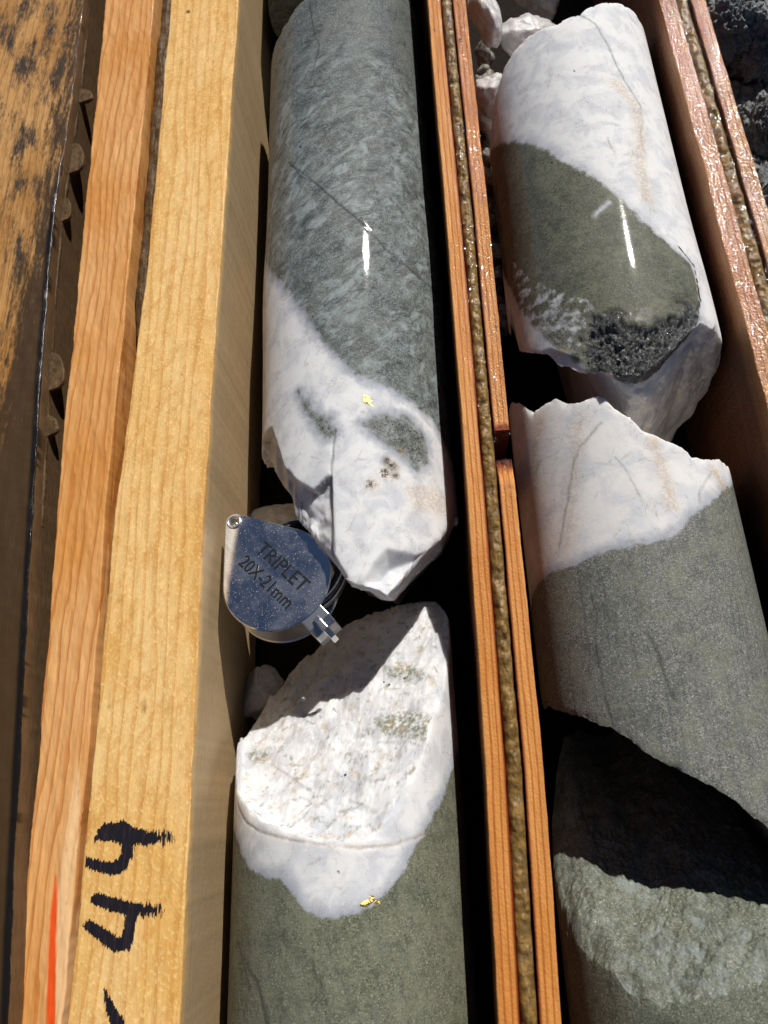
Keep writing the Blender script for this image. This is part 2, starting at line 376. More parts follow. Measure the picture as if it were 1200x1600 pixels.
# ------------------------------------------------------------------ handwriting: raised ink film cut on a fine raster
_n = NB('marker_ink'); _n.set(Base_Color=_n.mix(_n.rng(_n.noise(5, 5, .7, _n.mp((4, .3, 4))), .5, .75), (.010, .008, .014), (.055, .035, .03)), Roughness=.45); ink = _n.m
def handwriting():
    strokes = [([(163, 1300), (185, 1300), (205, 1306), (230, 1309), (266, 1308)], [11, 14, 13, 9, 8]),
               ([(190, 1284), (193, 1300)], [3, 9]), ([(150, 1310), (163, 1304)], [3, 6]),
               ([(197, 1305), (199, 1335), (189, 1351), (170, 1358), (150, 1352), (131, 1345)], [9, 9, 10, 8, 7, 6]),
               ([(151, 1405), (182, 1415), (210, 1421), (254, 1424)], [8, 9, 8.5, 6]),
               ([(207, 1424), (203, 1451), (197, 1473), (182, 1477), (157, 1458), (138, 1446)], [9, 9, 10, 9, 8, 7]),
               ([(163, 1546), (171, 1573), (186, 1602), (200, 1640)], [2, 6, 9, 8])]
    g = .013; xs = np.arange(-9.2, -6.4, g); ys = np.arange(-5.0, 0.6, g)
    X, Yg = np.meshgrid(xs, ys, indexing='ij'); P = np.stack([X.ravel(), Yg.ravel()], 1)
    P3 = np.c_[P, P[:, 0] * 0]; P = P + np.c_[P[:, 0] * 0, fbm(P3, 14, 3, 61, .6, stretch=(1.8, .15, 1)) * (.035 + .09 * sstep(P[:, 0], -8.2, -7.0))]
    best = np.full(len(P), -9.0)
    for pts, ws in strokes:
        q = [at(*p, ZT) for p in pts]
        for k in range(len(q) - 1):
            a = q[k][:2]; b = q[k + 1][:2]; e = b - a; t = np.clip(((P - a) @ e) / (e @ e), 0, 1)
            d = np.sqrt((((P - a) - t[:, None] * e)**2).sum(1)); wd = (ws[k] * (1 - t) + ws[k + 1] * t) / 61.0
            best = np.maximum(best, wd - d)
    nz = fbm(P3, 16, 3, 3, stretch=(1.6, .16, 1)) * .055 + fbm(P3, 40, 2, 5) * .012
    dry = sstep(P[:, 0], -7.6, -7.0) * .06 * (1 + 3 * fbm(P3, 30, 2, 8, stretch=(2, .05, 1)))
    keep = (best + nz - dry > 0) & (P[:, 0] > paleL(P[:, 1]) + .06)
    idx = np.nonzero(keep.reshape(X.shape))
    V = []; 
    ii, jj = idx; n = len(ii)
    vid = -np.ones((len(xs) + 1, len(ys) + 1), int)
    cor = np.concatenate([np.stack([ii + a, jj + b], 1) for a, b in ((0, 0), (1, 0), (1, 1), (0, 1))])
    uq, inv = np.unique(cor, axis=0, return_inverse=True); inv = inv.ravel()
    F = np.stack([inv[k * n:(k + 1) * n] for k in range(4)], 1)
    V = np.stack([xs[0] + uq[:, 0] * g, ys[0] + uq[:, 1] * g, np.full(len(uq), ZT)], 1)
    V[:, 2] += .019
    return mesh_obj('handwritten_number', V, F, ink, tray, loc=(-8, -2, ZT))
tag(handwriting(), 'black marker handwriting reading 44 on the pale rail')

# ------------------------------------------------------------------ neighbouring wood: stained board and orange strip
ZB, ZS = 6.75, 6.1
bE = xfun([(130, 0), (112, 160), (85, 330), (66, 560), (40, 1000), (20, 1400), (12, 1600)], ZB)
board = empty('stained_board', (-15, 13, 0)); tag(board, 'broad black stained wet board at the far left with mud crusted edge', 'board')
def a_board(V):
    e = bE(V[:, 1]); d = e - V[:, 0]
    edge = sstep(d, .34 + .0 * d, .05) * sstep(V[:, 1], 24, 19) * (V[:, 2] > ZB - .12)
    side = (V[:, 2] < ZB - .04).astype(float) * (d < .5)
    dirt = .20 + sstep(V[:, 1], 22, 4) * .42 + sstep(d, 1.5, .1) * .30
    return {'edge': edge, 'side': side, 'dirt': dirt}
beam('plank', lambda y: bE(y) - 7.5, bE, 0, ZB, Y0, Y1, M_board, board, r=.05, top=60, side=14, wob=.035, amp=.012, attrfn=a_board, seed=7)
sL = xfun([(165, 0), (133, 330), (100, 660), (75, 1000), (40, 1400), (25, 1600)], ZS)
sR = xfun([(241, 0), (210, 330), (165, 800), (140, 1150), (95, 1600)], ZS)
def a_strip(V):
    P = V[:, :2]
    pal = sdf(P, [at(*p, ZS)[:2] for p in [(122, 1175), (126, 1260), (112, 1420), (104, 1560), (102, 1660), (80, 1660), (84, 1560), (88, 1400), (104, 1290)]])
    rd = sdf(P, [at(*p, ZS)[:2] for p in [(86, 1368), (88, 1420), (86, 1500), (84, 1660), (74, 1660), (76, 1500), (80, 1420)]])
    return {'pale': sstep(pal, -.03, .05) * .65, 'red': sstep(rd, -.2, .15) * (V[:, 2] > ZS - .2)}
strip = empty('wooden_strip', (-10.6, 13, 0)); tag(strip, 'narrow orange pine strip with red paint streak between stained board and pale rail', 'wood strip')
beam('plank', sL, sR, 0, ZS, Y0, Y1, M_orange, strip, r=.05, top=40, side=12, wob=.04, amp=.012, attrfn=a_strip, seed=8)
# dark wet lath lying deep in the gap, with a ridge of mud
gapl = empty('mud_ridge', (-9.4, 13, 4)); tag(gapl, 'dark brown ridge of mud in the gap beside the orange strip', 'mud')
def ridge(V, hi):
    V[:, 2] += np.where(V[:, 2] > 4.5, fbm(V, .5, 3, 4) * .16 - 1.2 * sstep(V[:, 1], 17, 11), 0); return V
beam('mud', lambda y: sR(y) + .05, lambda y: paleL(y) - .04, 0, 5.6, Y0, Y1, M_mud2, gapl, r=.2, top=12, side=4, dy=.05, amp=.02, topfn=ridge, seed=9)

# mud drips on the side of the board
def blob(px, py, z, a, b, c, rot, mat, name, parent, seed, n=26, amp=.05):
    th = np.linspace(0, 2 * np.pi, n * 2, endpoint=False); ph = np.linspace(.001, np.pi - .001, n)
    T, Pq = np.meshgrid(th, ph, indexing='ij'); D = np.stack([np.cos(T) * np.sin(Pq), np.sin(T) * np.sin(Pq), np.cos(Pq)], -1).reshape(-1, 3)
    V = D * (1 + fbm(D, 1.7, 3, seed)[:, None] * amp * 3) * np.array([a, b, c])
    ca, sa = math.cos(rot), math.sin(rot); V = np.stack([V[:, 0] * ca - V[:, 1] * sa, V[:, 0] * sa + V[:, 1] * ca, V[:, 2]], 1)
    p = at(px, py, z); F = grid_faces(n * 2, n, True)
    return mesh_obj(name, V + p, F, mat, parent, loc=tuple(p))
def crust_edge(y):
    r = bE(y) + .02
    for px, py, wy, am in ((143, 150, .30, .50), (131, 252, .62, .50), (120, 330, .45, .30), (99, 588, .6, .48), (92, 668, .3, .36)):
        c = at(px, py, 6.3)[1]; t = (y - c) / wy; am = am * 1.0
        r = r + am * np.sqrt(np.clip(1 - np.where(t < 0, t * 1.3, t * .62)**2, 0, 1))
    return r
beam('mud_crust', lambda y: bE(y) - .25, crust_edge, 6.16, 6.28, 8.0, 30.5, M_mud2, board, r=.045, top=10, side=2, dy=.05, amp=.01, wob=.03, seed=14)
def mudline(V, hi):
    V[:, 2] += np.where(hi, fbm(V, 6, 3, 31) * .05, 0); return V

# ------------------------------------------------------------------ drill cores
def core_mat(name, g1, g2, g3, wisp=(.34, .40, .40), wispamt=.5, wisprot=.8, wispscale=1.0, speck=.5, rough=.3, seed=0, qcol=((.80, .80, .795), (.63, .645, .675)), bw=.05, coat=.35, halo=.6, streak=0.0, skrot=0.0, rag=.34):
    n = NB(name); v = n.mp(loc=(seed, seed * 2, seed * 3))
    q = n.attr('q')
    w1 = n.ma('MULTIPLY', n.ma('SUBTRACT', n.noise(3.0, 6, .66, v), .5), rag); w2 = n.ma('MULTIPLY', n.ma('SUBTRACT', n.noise(22, 4, .65, v), .5), .16)
    qq = n.ma('ADD', q, n.ma('ADD', w1, w2)); mq = n.rng(qq, -bw, bw)
    # grey rock
    a = n.noise(1.2, 5, .65, v); b = n.noise(11, 5, .72, v); c_ = n.noise(26, 3, .65, v)
    g = n.mix(n.rng(a, .32, .68), g1, g2)
    g = n.mix(n.ma('MULTIPLY', n.rng(b, .42, .68), speck), g, g3)
    g = n.mix(n.ma('MULTIPLY', n.rng(c_, .55, .68), speck), g, tuple(min(1, x * 1.9) for x in g3))
    g = n.mix(n.ma('MULTIPLY', n.rng(c_, .46, .34), speck), g, tuple(x * .35 for x in g1))
    wv = n.mp((1.0, .46, 1.0), v=n.mp(rot=(0, 0, wisprot), v=v))
    ws = n.noise(2.6 * wispscale, 8, .72, wv, dist=.8); ws2 = n.noise(.8, 3, .5, v)
    wf = n.ma('MULTIPLY', n.rng(ws, .44, .66), n.ma('MULTIPLY', n.rng(ws2, .30, .55, .25, 1), n.attr('wz')))
    g = n.mix(n.ma('MULTIPLY', wf, wispamt), g, wisp)
    wd = n.noise(3.3 * wispscale, 6, .7, n.mp((1, .3, 1), loc=(5, 5, 5), v=n.mp(rot=(0, 0, wisprot + .25), v=v)), dist=.6)
    g = n.mix(n.ma('MULTIPLY', n.rng(wd, .52, .68), wispamt * .75), g, tuple(x * .5 for x in g1))
    fl = n.noise(5.5 * wispscale, 6, .75, n.mp((1, .45, 1), v=n.mp(rot=(0, 0, wisprot), v=v)), dist=.4)
    g = n.mix(n.ma('MULTIPLY', n.rng(fl, .50, .64), n.ma('MULTIPLY', n.attr('wz'), wispamt * .38)), g, tuple(x * 1.1 for x in wisp))
    bt = n.noise(1.7, 6, .72, v); g = n.mix(n.ma('MULTIPLY', n.rng(bt, .5, .66), .4), g, tuple(x * .55 for x in g1)); g = n.mix(n.ma('MULTIPLY', n.rng(n.noise(2.3, 5, .7, n.mp(loc=(9, 2, 4), v=v)), .55, .7), .22), g, (.16, .145, .10))
    if streak:
        sk = n.noise(2.2, 5, .62, n.mp((4, .16, 4), v=n.mp(rot=(0, 0, skrot), v=v))); g = n.mix(n.ma('MULTIPLY', n.rng(sk, .52, .66), streak), g, (.06, .066, .08)); g = n.mix(n.ma('MULTIPLY', n.rng(sk, .46, .36), streak * .5), g, tuple(x * 1.35 for x in g2))
    # quartz
    cl = n.noise(1.3, 5, .6, v, dist=.6); c2 = n.noise(5, 5, .65, v)
    k = n.mix(n.rng(cl, .40, .64), qcol[0], qcol[1])
    k = n.mix(n.ma('MULTIPLY', n.rng(c2, .55, .75), .28), k, (.60, .54, .46))
    crk = n.voro(1.1, n.mp((1, .6, 1), v=n.mp(rot=(0, .3, .5), v=v)), 'DISTANCE_TO_EDGE'); wob = n.noise(3, 5, .6, v)
    ck = n.rng(n.ma('ADD', crk.outputs['Distance'], n.ma('MULTIPLY', n.ma('SUBTRACT', wob, .5), .16)), .0, .011, 1, 0); ck = n.ma('MULTIPLY', ck, n.rng(n.noise(.9, 3, .5, v), .47, .62))
    k = n.mix(n.ma('MULTIPLY', ck, .35), k, (.42, .38, .31))
    vc = n.noise(1.6, 6, .6, n.mp((1, .7, 1), (0, 0, .4), v=v), dist=1.0)     # hairline veins: iso-lines of noise
    hl = n.rng(n.ma('ABSOLUTE', n.ma('SUBTRACT', vc, .5)), .0, .008, 1, 0)
    k = n.mix(n.ma('MULTIPLY', n.ma('MULTIPLY', hl, n.rng(cl, .4, .6)), .7), k, (.36, .28, .18))
    sp = n.noise(9, 3, .7, v); k = n.mix(n.ma('MULTIPLY', n.rng(sp, .69, .76), .6), k, (.20, .20, .19))
    hal = n.ma('MULTIPLY', n.rng(qq, .42, .02), n.rng(qq, -.12, .02)); k = n.mix(n.ma('MULTIPLY', hal, halo), k, (.22, .25, .32))
    col = n.mix(mq, g, k)
    st = n.attr('st'); stn = n.ma('MULTIPLY', st, n.rng(n.noise(8, 5, .7, v), .36, .6))
    col = n.mix(stn, col, n.mix(n.noise(14, 4, .7, v), (.10, .115, .07), (.34, .34, .24)))
    rs = n.attr('rust'); col = n.mix(n.ma('MULTIPLY', rs, n.rng(n.noise(12, 4, .7, v), .35, .6)), col, (.50, .33, .14))
    dk = n.attr('dk'); dkn = n.rng(n.ma('ADD', dk, n.ma('MULTIPLY', n.ma('SUBTRACT', n.noise(12, 5, .7, v), .5), .9)), .45, .65)
    col = n.mix(dkn, col, n.mix(n.rng(n.noise(13, 5, .75, v), .46, .62), (.006, .007, .006), (.17, .175, .165)))
    ln = n.attr('ln'); col = n.mix(n.ma('MULTIPLY', ln, n.rng(n.noise(11, 4, .7, v), .25, .55, .35, 1)), col, (.045, .045, .045))
    r = n.ma('ADD', n.rng(b, .3, .7, rough - .08, rough + .12), n.ma('MULTIPLY', mq, .08)); n.set(Specular_IOR_Level=.2)
    h = n.ma('ADD', n.ma('MULTIPLY', n.noise(20, 4, .65, v), n.rng(mq, 0, 1, 1, .5)), n.ma('MULTIPLY', n.noise(6, 4, .6, v), .6))
    h = n.ma('ADD', h, n.ma('MULTIPLY', n.noise(3.2, 3, .6, n.mp((.3, 5, .3), v=v)), .25))
    nm = n.bump(h, .34, .03)
    nm2 = n.bump(n.noise(34, 4, .7, v), .0, .06, nm)
    rgh = n.attr('rgh'); bn = nm2.node; n.put(bn.inputs['Strength'], n.ma('MULTIPLY', rgh, .9))
    r = n.ma('SUBTRACT', r, n.ma('MULTIPLY', dkn, .38))
    n.set(Base_Color=col, Roughness=r, Normal=nm2, Coat_Weight=n.ma('MAXIMUM', n.ma('MULTIPLY', coat, n.rng(mq, 0, 1, 1, .03)), n.ma('MULTIPLY', n.attr('rgh'), 1.4, clamp=True)), Coat_Roughness=.055)
    n.set(Subsurface_Weight=n.ma('MULTIPLY', n.ma('MULTIPLY', mq, n.ma('SUBTRACT', 1.0, dkn)), .65), Subsurface_Scale=.3)
    n.b.inputs['Subsurface Radius'].default_value = (1.0, .85, .7)
    cn = n.bump(n.noise(7, 2, .5, v), .03, .03); cn2 = n.bump(n.noise(34, 3, .6, v), .0, .05, cn)
    n.put(cn2.node.inputs['Strength'], n.ma('MULTIPLY', rgh, 1.0)); n.put(n.b.inputs['Coat Normal'], cn2)
    return n.m

class Core:
    def __init__(s, x0, z0, R=3.2): s.x0, s.z0, s.R = x0, z0, R
    def uy(s, px, py):
        P = cyl(px, py, s.x0, s.z0, s.R); th = math.atan2(P[0] - s.x0, P[2] - s.z0); return (s.R * th, P[1])
    def poly(s, pts): return [s.uy(*p) if len(p) == 2 else (p[0], p[1]) for p in pts]
    def prof(s, pts, extra=()):
        Q = sorted([(cyl(px, py, s.x0, s.z0, s.R)[0] - s.x0, cyl(px, py, s.x0, s.z0, s.R)[1]) for px, py in pts])
        Q = sorted(Q + list(extra)); xs = np.array([q[0] for q in Q]); ys = np.array([q[1] for q in Q]); return lambda x: np.interp(x, xs, ys)
    def zs(s, x): return np.sqrt(np.maximum(s.R**2 - x**2, 0))     # relative to the axis
    def build(s, name, mat, FA, FB, side, dents=None, crest=None, capA=None, capB=None, dy=.05, ncap=90, seed=0, rim=.05):
        R = s.R
        th = np.concatenate([np.linspace(-105, 105, 340), np.linspace(105, 255, 52)[1:-1]]) * math.pi / 180
        nt_ = len(th)
        xx = R * np.sin(th); zz = R * np.cos(th)
        yA = FA(xx, zz); yB = FB(xx, zz)
        nr = int(max((yB - yA).mean(), 2) / dy)
        t = np.linspace(0, 1, nr)
        Y = yA[:, None] + (yB - yA)[:, None] * t[None, :]
        T = np.repeat(th[:, None], nr, 1); U = (R * T).ravel(); Yf = Y.ravel()
        UV = np.stack([U, Yf], 1)
        P0 = np.stack([R * np.sin(T.ravel()), Yf, R * np.cos(T.ravel())], 1)
        rad = R + fbm(P0, .45, 2, seed) * .005
        if crest is not None: rad = rad + .085 * np.exp(-((Yf - crest) / 2.7)**2)
        # rim chipping
        dA = (Yf - np.repeat(yA[:, None], nr, 1).ravel()); dB = (np.repeat(yB[:, None], nr, 1).ravel() - Yf)
        ch = np.maximum(0, fbm(P0, 2.2, 4, seed + 5) + .15)
        rad -= rim * (.35 + 1.6 * ch) * (np.exp(-np.maximum(dA, 0) / .10) + np.exp(-np.maximum(dB, 0) / .10))
        if dents: rad = dents(UV, P0, rad)
        V = np.stack([rad * np.sin(T.ravel()), Yf, rad * np.cos(T.ravel())], 1)
        Fc = grid_faces(nt_, nr, True)[:, ::-1]
        UV = UV + .05 * np.stack([fbm(P0, 2.3, 4, 91), fbm(P0, 2.3, 4, 92)], 1)
        at_ = side(UV, P0)
        keys = ['q', 'st', 'rust', 'dk', 'ln', 'rgh', 'wz']
        A = {k: np.broadcast_to(np.asarray(at_.get(k, 1.0 if k == 'wz' else 0.0), float), (len(V),)).copy() for k in keys}
        Vs = [V]; Fs = [Fc]; off = len(V)
        for row, Ff, cap, flip in ((0, FA, capA, False), (nr - 1, FB, capB, True)):
            rimv = V.reshape(nt_, nr, 3)[:, row]
            tt = np.linspace(1, 0.004, ncap)
            C = np.zeros((nt_, ncap, 3))
            C[:, :, 0] = rimv[:, None, 0] * tt; C[:, :, 2] = rimv[:, None, 2] * tt
            C = C.reshape(-1, 3); y = Ff(C[:, 0], C[:, 2])
            C[:, 1] = y
            C.reshape(nt_, ncap, 3)[:, 0] = rimv
            fc = grid_faces(nt_, ncap, True)
            if flip: fc = fc[:, ::-1]
            fc = fc[:, ::-1]
            W = C + np.array([s.x0, 0, s.z0])
            ca = cap(W) if cap else {}
            for k in keys:
                A[k] = np.concatenate([A[k], np.broadcast_to(np.asarray(ca.get(k, 1.0 if k == 'wz' else 0.0), float), (len(C),))])
            Vs.append(C); Fs.append(fc + off); off += len(C)
        V = np.concatenate(Vs) + np.array([s.x0, 0, s.z0]); Fc = np.concatenate(Fs)
        return mesh_obj(name, V, Fc, mat, None, loc=(s.x0, float(V[:, 1].mean()), s.z0 - R), attrs=A)

def fr(x, z, seed, a=.10, s=1.5, fine=.02, kz=1.0):
    P = np.stack([x, z * kz, np.zeros_like(x) + seed], 1)
    return ridged(P, s * .6, 4, seed) * a * .5 + fbm(P, s, 4, seed + 1, .55) * a + fbm(P, 9, 3, seed + 2) * fine

# materials of the cores
MC1 = core_mat('schist_core', (.062, .076, .08), (.135, .145, .132), (.22, .235, .22), wispamt=1.0, wisprot=.95, wispscale=.8, seed=1, rag=.6, wisp=(.335, .385, .385), speck=.9, rough=.62, bw=.09, coat=.5)
MC2 = core_mat('olive_rock_core', (.105, .112, .075), (.16, .162, .112), (.22, .225, .165), wispamt=.55, wisprot=-.5, seed=2, speck=.85, streak=.25, skrot=-.45, rough=.65, coat=.06, wisp=(.22, .225, .17))
MCA = core_mat('wet_green_core', (.07, .075, .052), (.12, .122, .085), (.17, .17, .125), wispamt=.4, wisprot=-.7, wisp=(.2, .205, .17), bw=.085, seed=3, rough=.55, coat=.5, speck=.8, halo=.3)
MCB = core_mat('speckled_core', (.12, .127, .115), (.165, .17, .15), (.28, .28, .25), wispamt=.45, wisp=(.21, .215, .18), seed=4, speck=.9, rough=.6, coat=.15, streak=.36, qcol=((.79, .775, .755), (.66, .67, .69)))
MCC = core_mat('green_core', (.105, .118, .085), (.15, .16, .12), (.26, .27, .205), wispamt=.5, wisprot=-.4, seed=5, speck=.7, rough=.55, coat=.4)

# --- core one: upper left slot
K = Core(-2.42, 3.3)
pb = K.prof([(411, 700), (430, 742), (450, 765), (458, 800), (480, 828), (512, 868), (540, 905), (565, 913), (585, 922), (605, 930), (640, 890), (690, 845), (712, 808)])
pt = K.prof([(415, 140), (420, 105), (430, 70), (445, 40), (470, 2)])
facet = K.poly([(566, 912), (582, 880), (604, 856), (650, 866), (690, 850), (640, 900), (606, 930)])
recess = K.poly([(405, 690), (425, 668), (437, 705), (444, 730), (466, 752), (490, 766), (508, 748), (518, 742), (519, 800), (520, 862), (545, 905), (480, 880), (430, 790)])
crack1 = K.poly([(524, 672), (520, 700), (517, 745), (519, 800), (522, 862)])
def F1A(x, z): return pb(x) - .12 * (K.zs(x) - z) * 0 + sstep(K.zs(x) - z, 0, 6) * 1.2 + fr(x, z, 3, .10)
def F1B(x, z): return pt(x) + np.where(x > -1.2, (x + 1.2) * .35, 0) + .15 * (K.zs(x) - z) + fr(x, z, 4, .05)
qpoly = K.poly([(-9, 22, 0), (409, 395), (422, 420), (437, 437), (457, 462), (478, 488), (492, 515), (512, 540), (535, 565), (560, 588), (588, 598), (615, 608), (640, 626), (664, 645), (683, 668), (697, 700), (8, 8.5, 0), (8, 0, 0), (-9, 0, 0)])
inc1 = K.poly([(565, 662), (590, 648), (628, 648), (655, 668), (666, 695), (668, 722), (652, 736), (630, 716), (605, 694), (580, 678)])
inc2 = K.poly([(466, 612), (484, 634), (497, 650), (518, 652), (523, 678), (508, 684), (492, 662), (474, 636)])
rus1 = [K.poly(p) for p in ([(570, 765), (574, 742), (586, 748), (584, 766)], [(592, 738), (598, 716), (622, 712), (624, 738), (604, 748)], [(618, 712), (620, 700), (634, 700), (632, 714)])]
def dents1(UV, P, rad):
    d = sdf(UV, recess); rad = rad - sstep(d, -.02, .06) * (.22 + .12 * fbm(P, 1.4, 3, 6)) - np.clip(d, 0, 2.2) * .34
    d = sdf(UV, facet); rad = rad - np.clip(d, 0, 1) * .9
    rad = rad - .05 * np.exp(-(dline(UV, crack1) / .03)**2)
    l = K.poly([(455, 260), (490, 285), (530, 322), (575, 362), (606, 395), (640, 425)]); rad = rad - .02 * np.exp(-(dline(UV, l) / .03)**2)
    return rad
def side1(UV, P):
    q = sdf(UV, qpoly)
    i1 = sdf(UV, inc1); i2 = sdf(UV, inc2); q = np.where(q > 0, np.maximum(np.minimum(np.minimum(q, -i1), -i2), -.045), q)
    ln = .8 * np.exp(-(dline(UV, K.poly([(452, 255), (470, 275), (490, 285), (530, 322), (575, 362), (606, 398), (645, 430), (690, 490)])) / .05)**2)
    ln = np.maximum(ln, .8 * np.exp(-(dline(UV, K.poly([(484, 0), (487, 30), (492, 58), (500, 72), (492, 100), (486, 125)])) / .035)**2))
    ln = np.maximum(ln, .6 * np.exp(-(dline(UV, crack1) / .03)**2))
    for c in ([(560, 300), (600, 245), (650, 160)], [(470, 480), (500, 520), (545, 560)], [(600, 130), (560, 180), (520, 220)]):
        ln = np.maximum(ln, .35 * np.exp(-(dline(UV, K.poly(c)) / .12)**2))
    dk = 0 * q
    for c, w_ in (((580, 182), .16), ((585, 192), .12), ((470, 230), .08), ((445, 228), .07), ((645, 245), .06)):
        p = K.uy(*c); dk = np.maximum(dk, .85 * np.exp(-((UV[:, 0] - p[0])**2 + (UV[:, 1] - p[1])**2) / w_**2))
    ru = 0 * q
    for (px, py), w_ in (((578, 756), .19), ((600, 738), .2), ((612, 728), .2), ((604, 720), .16), ((626, 706), .11), ((616, 742), .12)):
        p = K1.uy(px, py); r2 = (UV[:, 0] - p[0])**2 + (UV[:, 1] - p[1])**2
        dk = np.maximum(dk, .60 * np.exp(-r2 / (w_ * 1.35)**2)); ru = np.maximum(ru, .9 * np.exp(-((UV[:, 0] - p[0] - .06)**2 + (UV[:, 1] - p[1])**2) / (w_ * .9)**2)); q = np.minimum(q, .5 - .54 * np.exp(-r2 / (w_ * 1.3)**2) + (q > .5) * (q - .5))
    dk = np.maximum(dk, .52 * np.maximum(sstep(i1, -.06, .2), sstep(i2, -.04, .08)))
    ru = np.maximum(ru, .45 * np.exp(-(sdf(UV, K.poly([(640, 765), (690, 775), (700, 800), (650, 790)])).clip(-9, 0) / .2)**2))
    ru = np.maximum(ru, .35 * sstep(sdf(UV, recess), -.05, .02) * sstep(sdf(UV, recess), .3, .05))
    wz = sstep(UV[:, 1], 28, 24) * .9 + .1
    return {'q': q, 'ln': ln, 'dk': dk, 'rust': ru, 'wz': wz, 'rgh': sstep(sdf(UV, recess), 0, .1) * .3 + .03, 'st': np.maximum(sstep(i1, -.12, .05), sstep(i2, -.1, .05)) * .3}
K1 = K
core1 = K.build('drill_core', MC1, F1A, F1B, side1, dents1, crest=17.05, capA=lambda W: {'q': 1.0, 'rgh': .25, 'rust': .15}, capB=lambda W: {'q': -1.0, 'rgh': .3}, seed=1)
tag(core1, 'long blue grey schist core with broken white quartz end above the silver magnifier', 'drill core')
K1 = K

Kf = Core(-2.6, 3.3)
coreF = Kf.build('drill_core', MC2, lambda x, z: 33.2 + .1 * x + fr(x, z, 63, .1), lambda x, z: 45.5 + 0 * x, lambda UV, P: {'q': -2.0, 'rgh': .1}, None, capA=lambda W: {'q': -2.0, 'rgh': .3}, seed=9, dy=.15, ncap=40)
tag(coreF, 'shaded end of another core in the dark at the top of the left slot', 'drill core')
# --- core two: lower left slot
K = Core(-2.94, 3.35); K2 = K
prim = [(-6.14, 1.9), (-5.81, .41), (-5.2, -.15), (-4.42, -.52), (-3.2, -.82), (-2.18, -.88), (-1.2, -.72), (-.49, -.41), (.0, .1), (.27, .9)]
pfar = [(-6.2, 1.75), (-5.95, 2.1), (-5.62, 2.45), (-5.45, 3.0), (-5.0, 3.3), (-4.6, 4.0), (-3.6, 4.9), (-2, 5.5), (-.6, 5.75), (0, 5.5), (.3, 4.9)]
def F2B(x, z):
    X = x + K2.x0; Z = z + K2.z0
    pl = 10.55 + .6 * X - 1.6 * Z + .22 * fbm(np.stack([X * .8, Z * 1.2, X * 0], 1), .9, 3, 5)
    a = np.interp(X, *zip(*prim)); b = np.interp(X, *zip(*pfar)) + .1 * ridged(np.stack([X, Z, X * 0], 1), 1.6, 3, 9)
    soft = .12 * np.logaddexp(pl / .12, a / .12)
    return np.minimum(soft, b) + (fr(x, z, 8, .16, 1.1, .02, 2.1) + .10 * ridged(np.stack([X, Z * 1.9, X * 0], 1), .8, 4, 19)) * (.3 + .7 * sstep(3.2 - np.sqrt(x * x + z * z), 0, .6))
def F2A(x, z): return -8.0 + 0 * x
q2 = K.poly([(-9, 8, 0), (-9, -1.8, 0), (366, 1295), (376, 1325), (388, 1352), (402, 1366), (418, 1374), (436, 1372), (450, 1384), (460, 1405), (478, 1424), (500, 1434), (525, 1436), (552, 1428), (580, 1418), (600, 1402), (618, 1380), (640, 1340), (662, 1303), (684, 1262), (700, 1222), (712, 1180), (8, 2.2, 0), (8, 8, 0)])
def side2(UV, P):
    q = sdf(UV, q2); pk = K2.uy(532, 1365); dk = .6 * np.exp(-((UV[:, 0] - pk[0])**2 + (UV[:, 1] - pk[1])**2) / .1**2)
    ln = .75 * np.exp(-(dline(UV, K2.poly([(385, 1505), (400, 1530), (410, 1560), (418, 1600), (425, 1640)])) / .07)**2)
    ln = np.maximum(ln, .5 * np.exp(-(dline(UV, K2.poly([(372, 1470), (380, 1500), (392, 1545)])) / .06)**2))
    ln = np.maximum(ln, .35 * np.exp(-(dline(UV, K2.poly([(470, 1500), (440, 1460), (412, 1480)])) / .15)**2))
    ln = np.maximum(ln, .5 * np.exp(-(dline(UV, crease2) / .02)**2) * sstep(fbm(P, 1.2, 4, 80), -.3, .35)); ru = .35 * np.exp(-(dline(UV, crease2) / .07)**2)
    return {'q': q, 'dk': dk, 'ln': ln, 'rust': ru, 'rgh': .02 + sstep(q, 0, -.2) * .10, 'st': .45 * sstep(fbm(P, 1.4, 6, 78, .62), .0, .45) * (q < 0)}
def P2(px, py):
    # meet the sloping break: iterate on height
    z = 5.0
    for _ in range(12):
        p = at(px, py, z); z = .5 * z + .5 * (10.55 + .6 * p[0] - p[1]) / 1.6
    return p[:2]
green = [P2(*p) for p in [(585, 1130), (605, 1118), (650, 1112), (688, 1128), (698, 1148), (670, 1158), (625, 1152), (598, 1146)]]
green2 = [P2(*p) for p in [(600, 1045), (640, 1040), (675, 1060), (640, 1062), (610, 1058)]]
green3 = [P2(*p) for p in [(388, 1178), (402, 1170), (422, 1178), (415, 1190), (395, 1188)]]
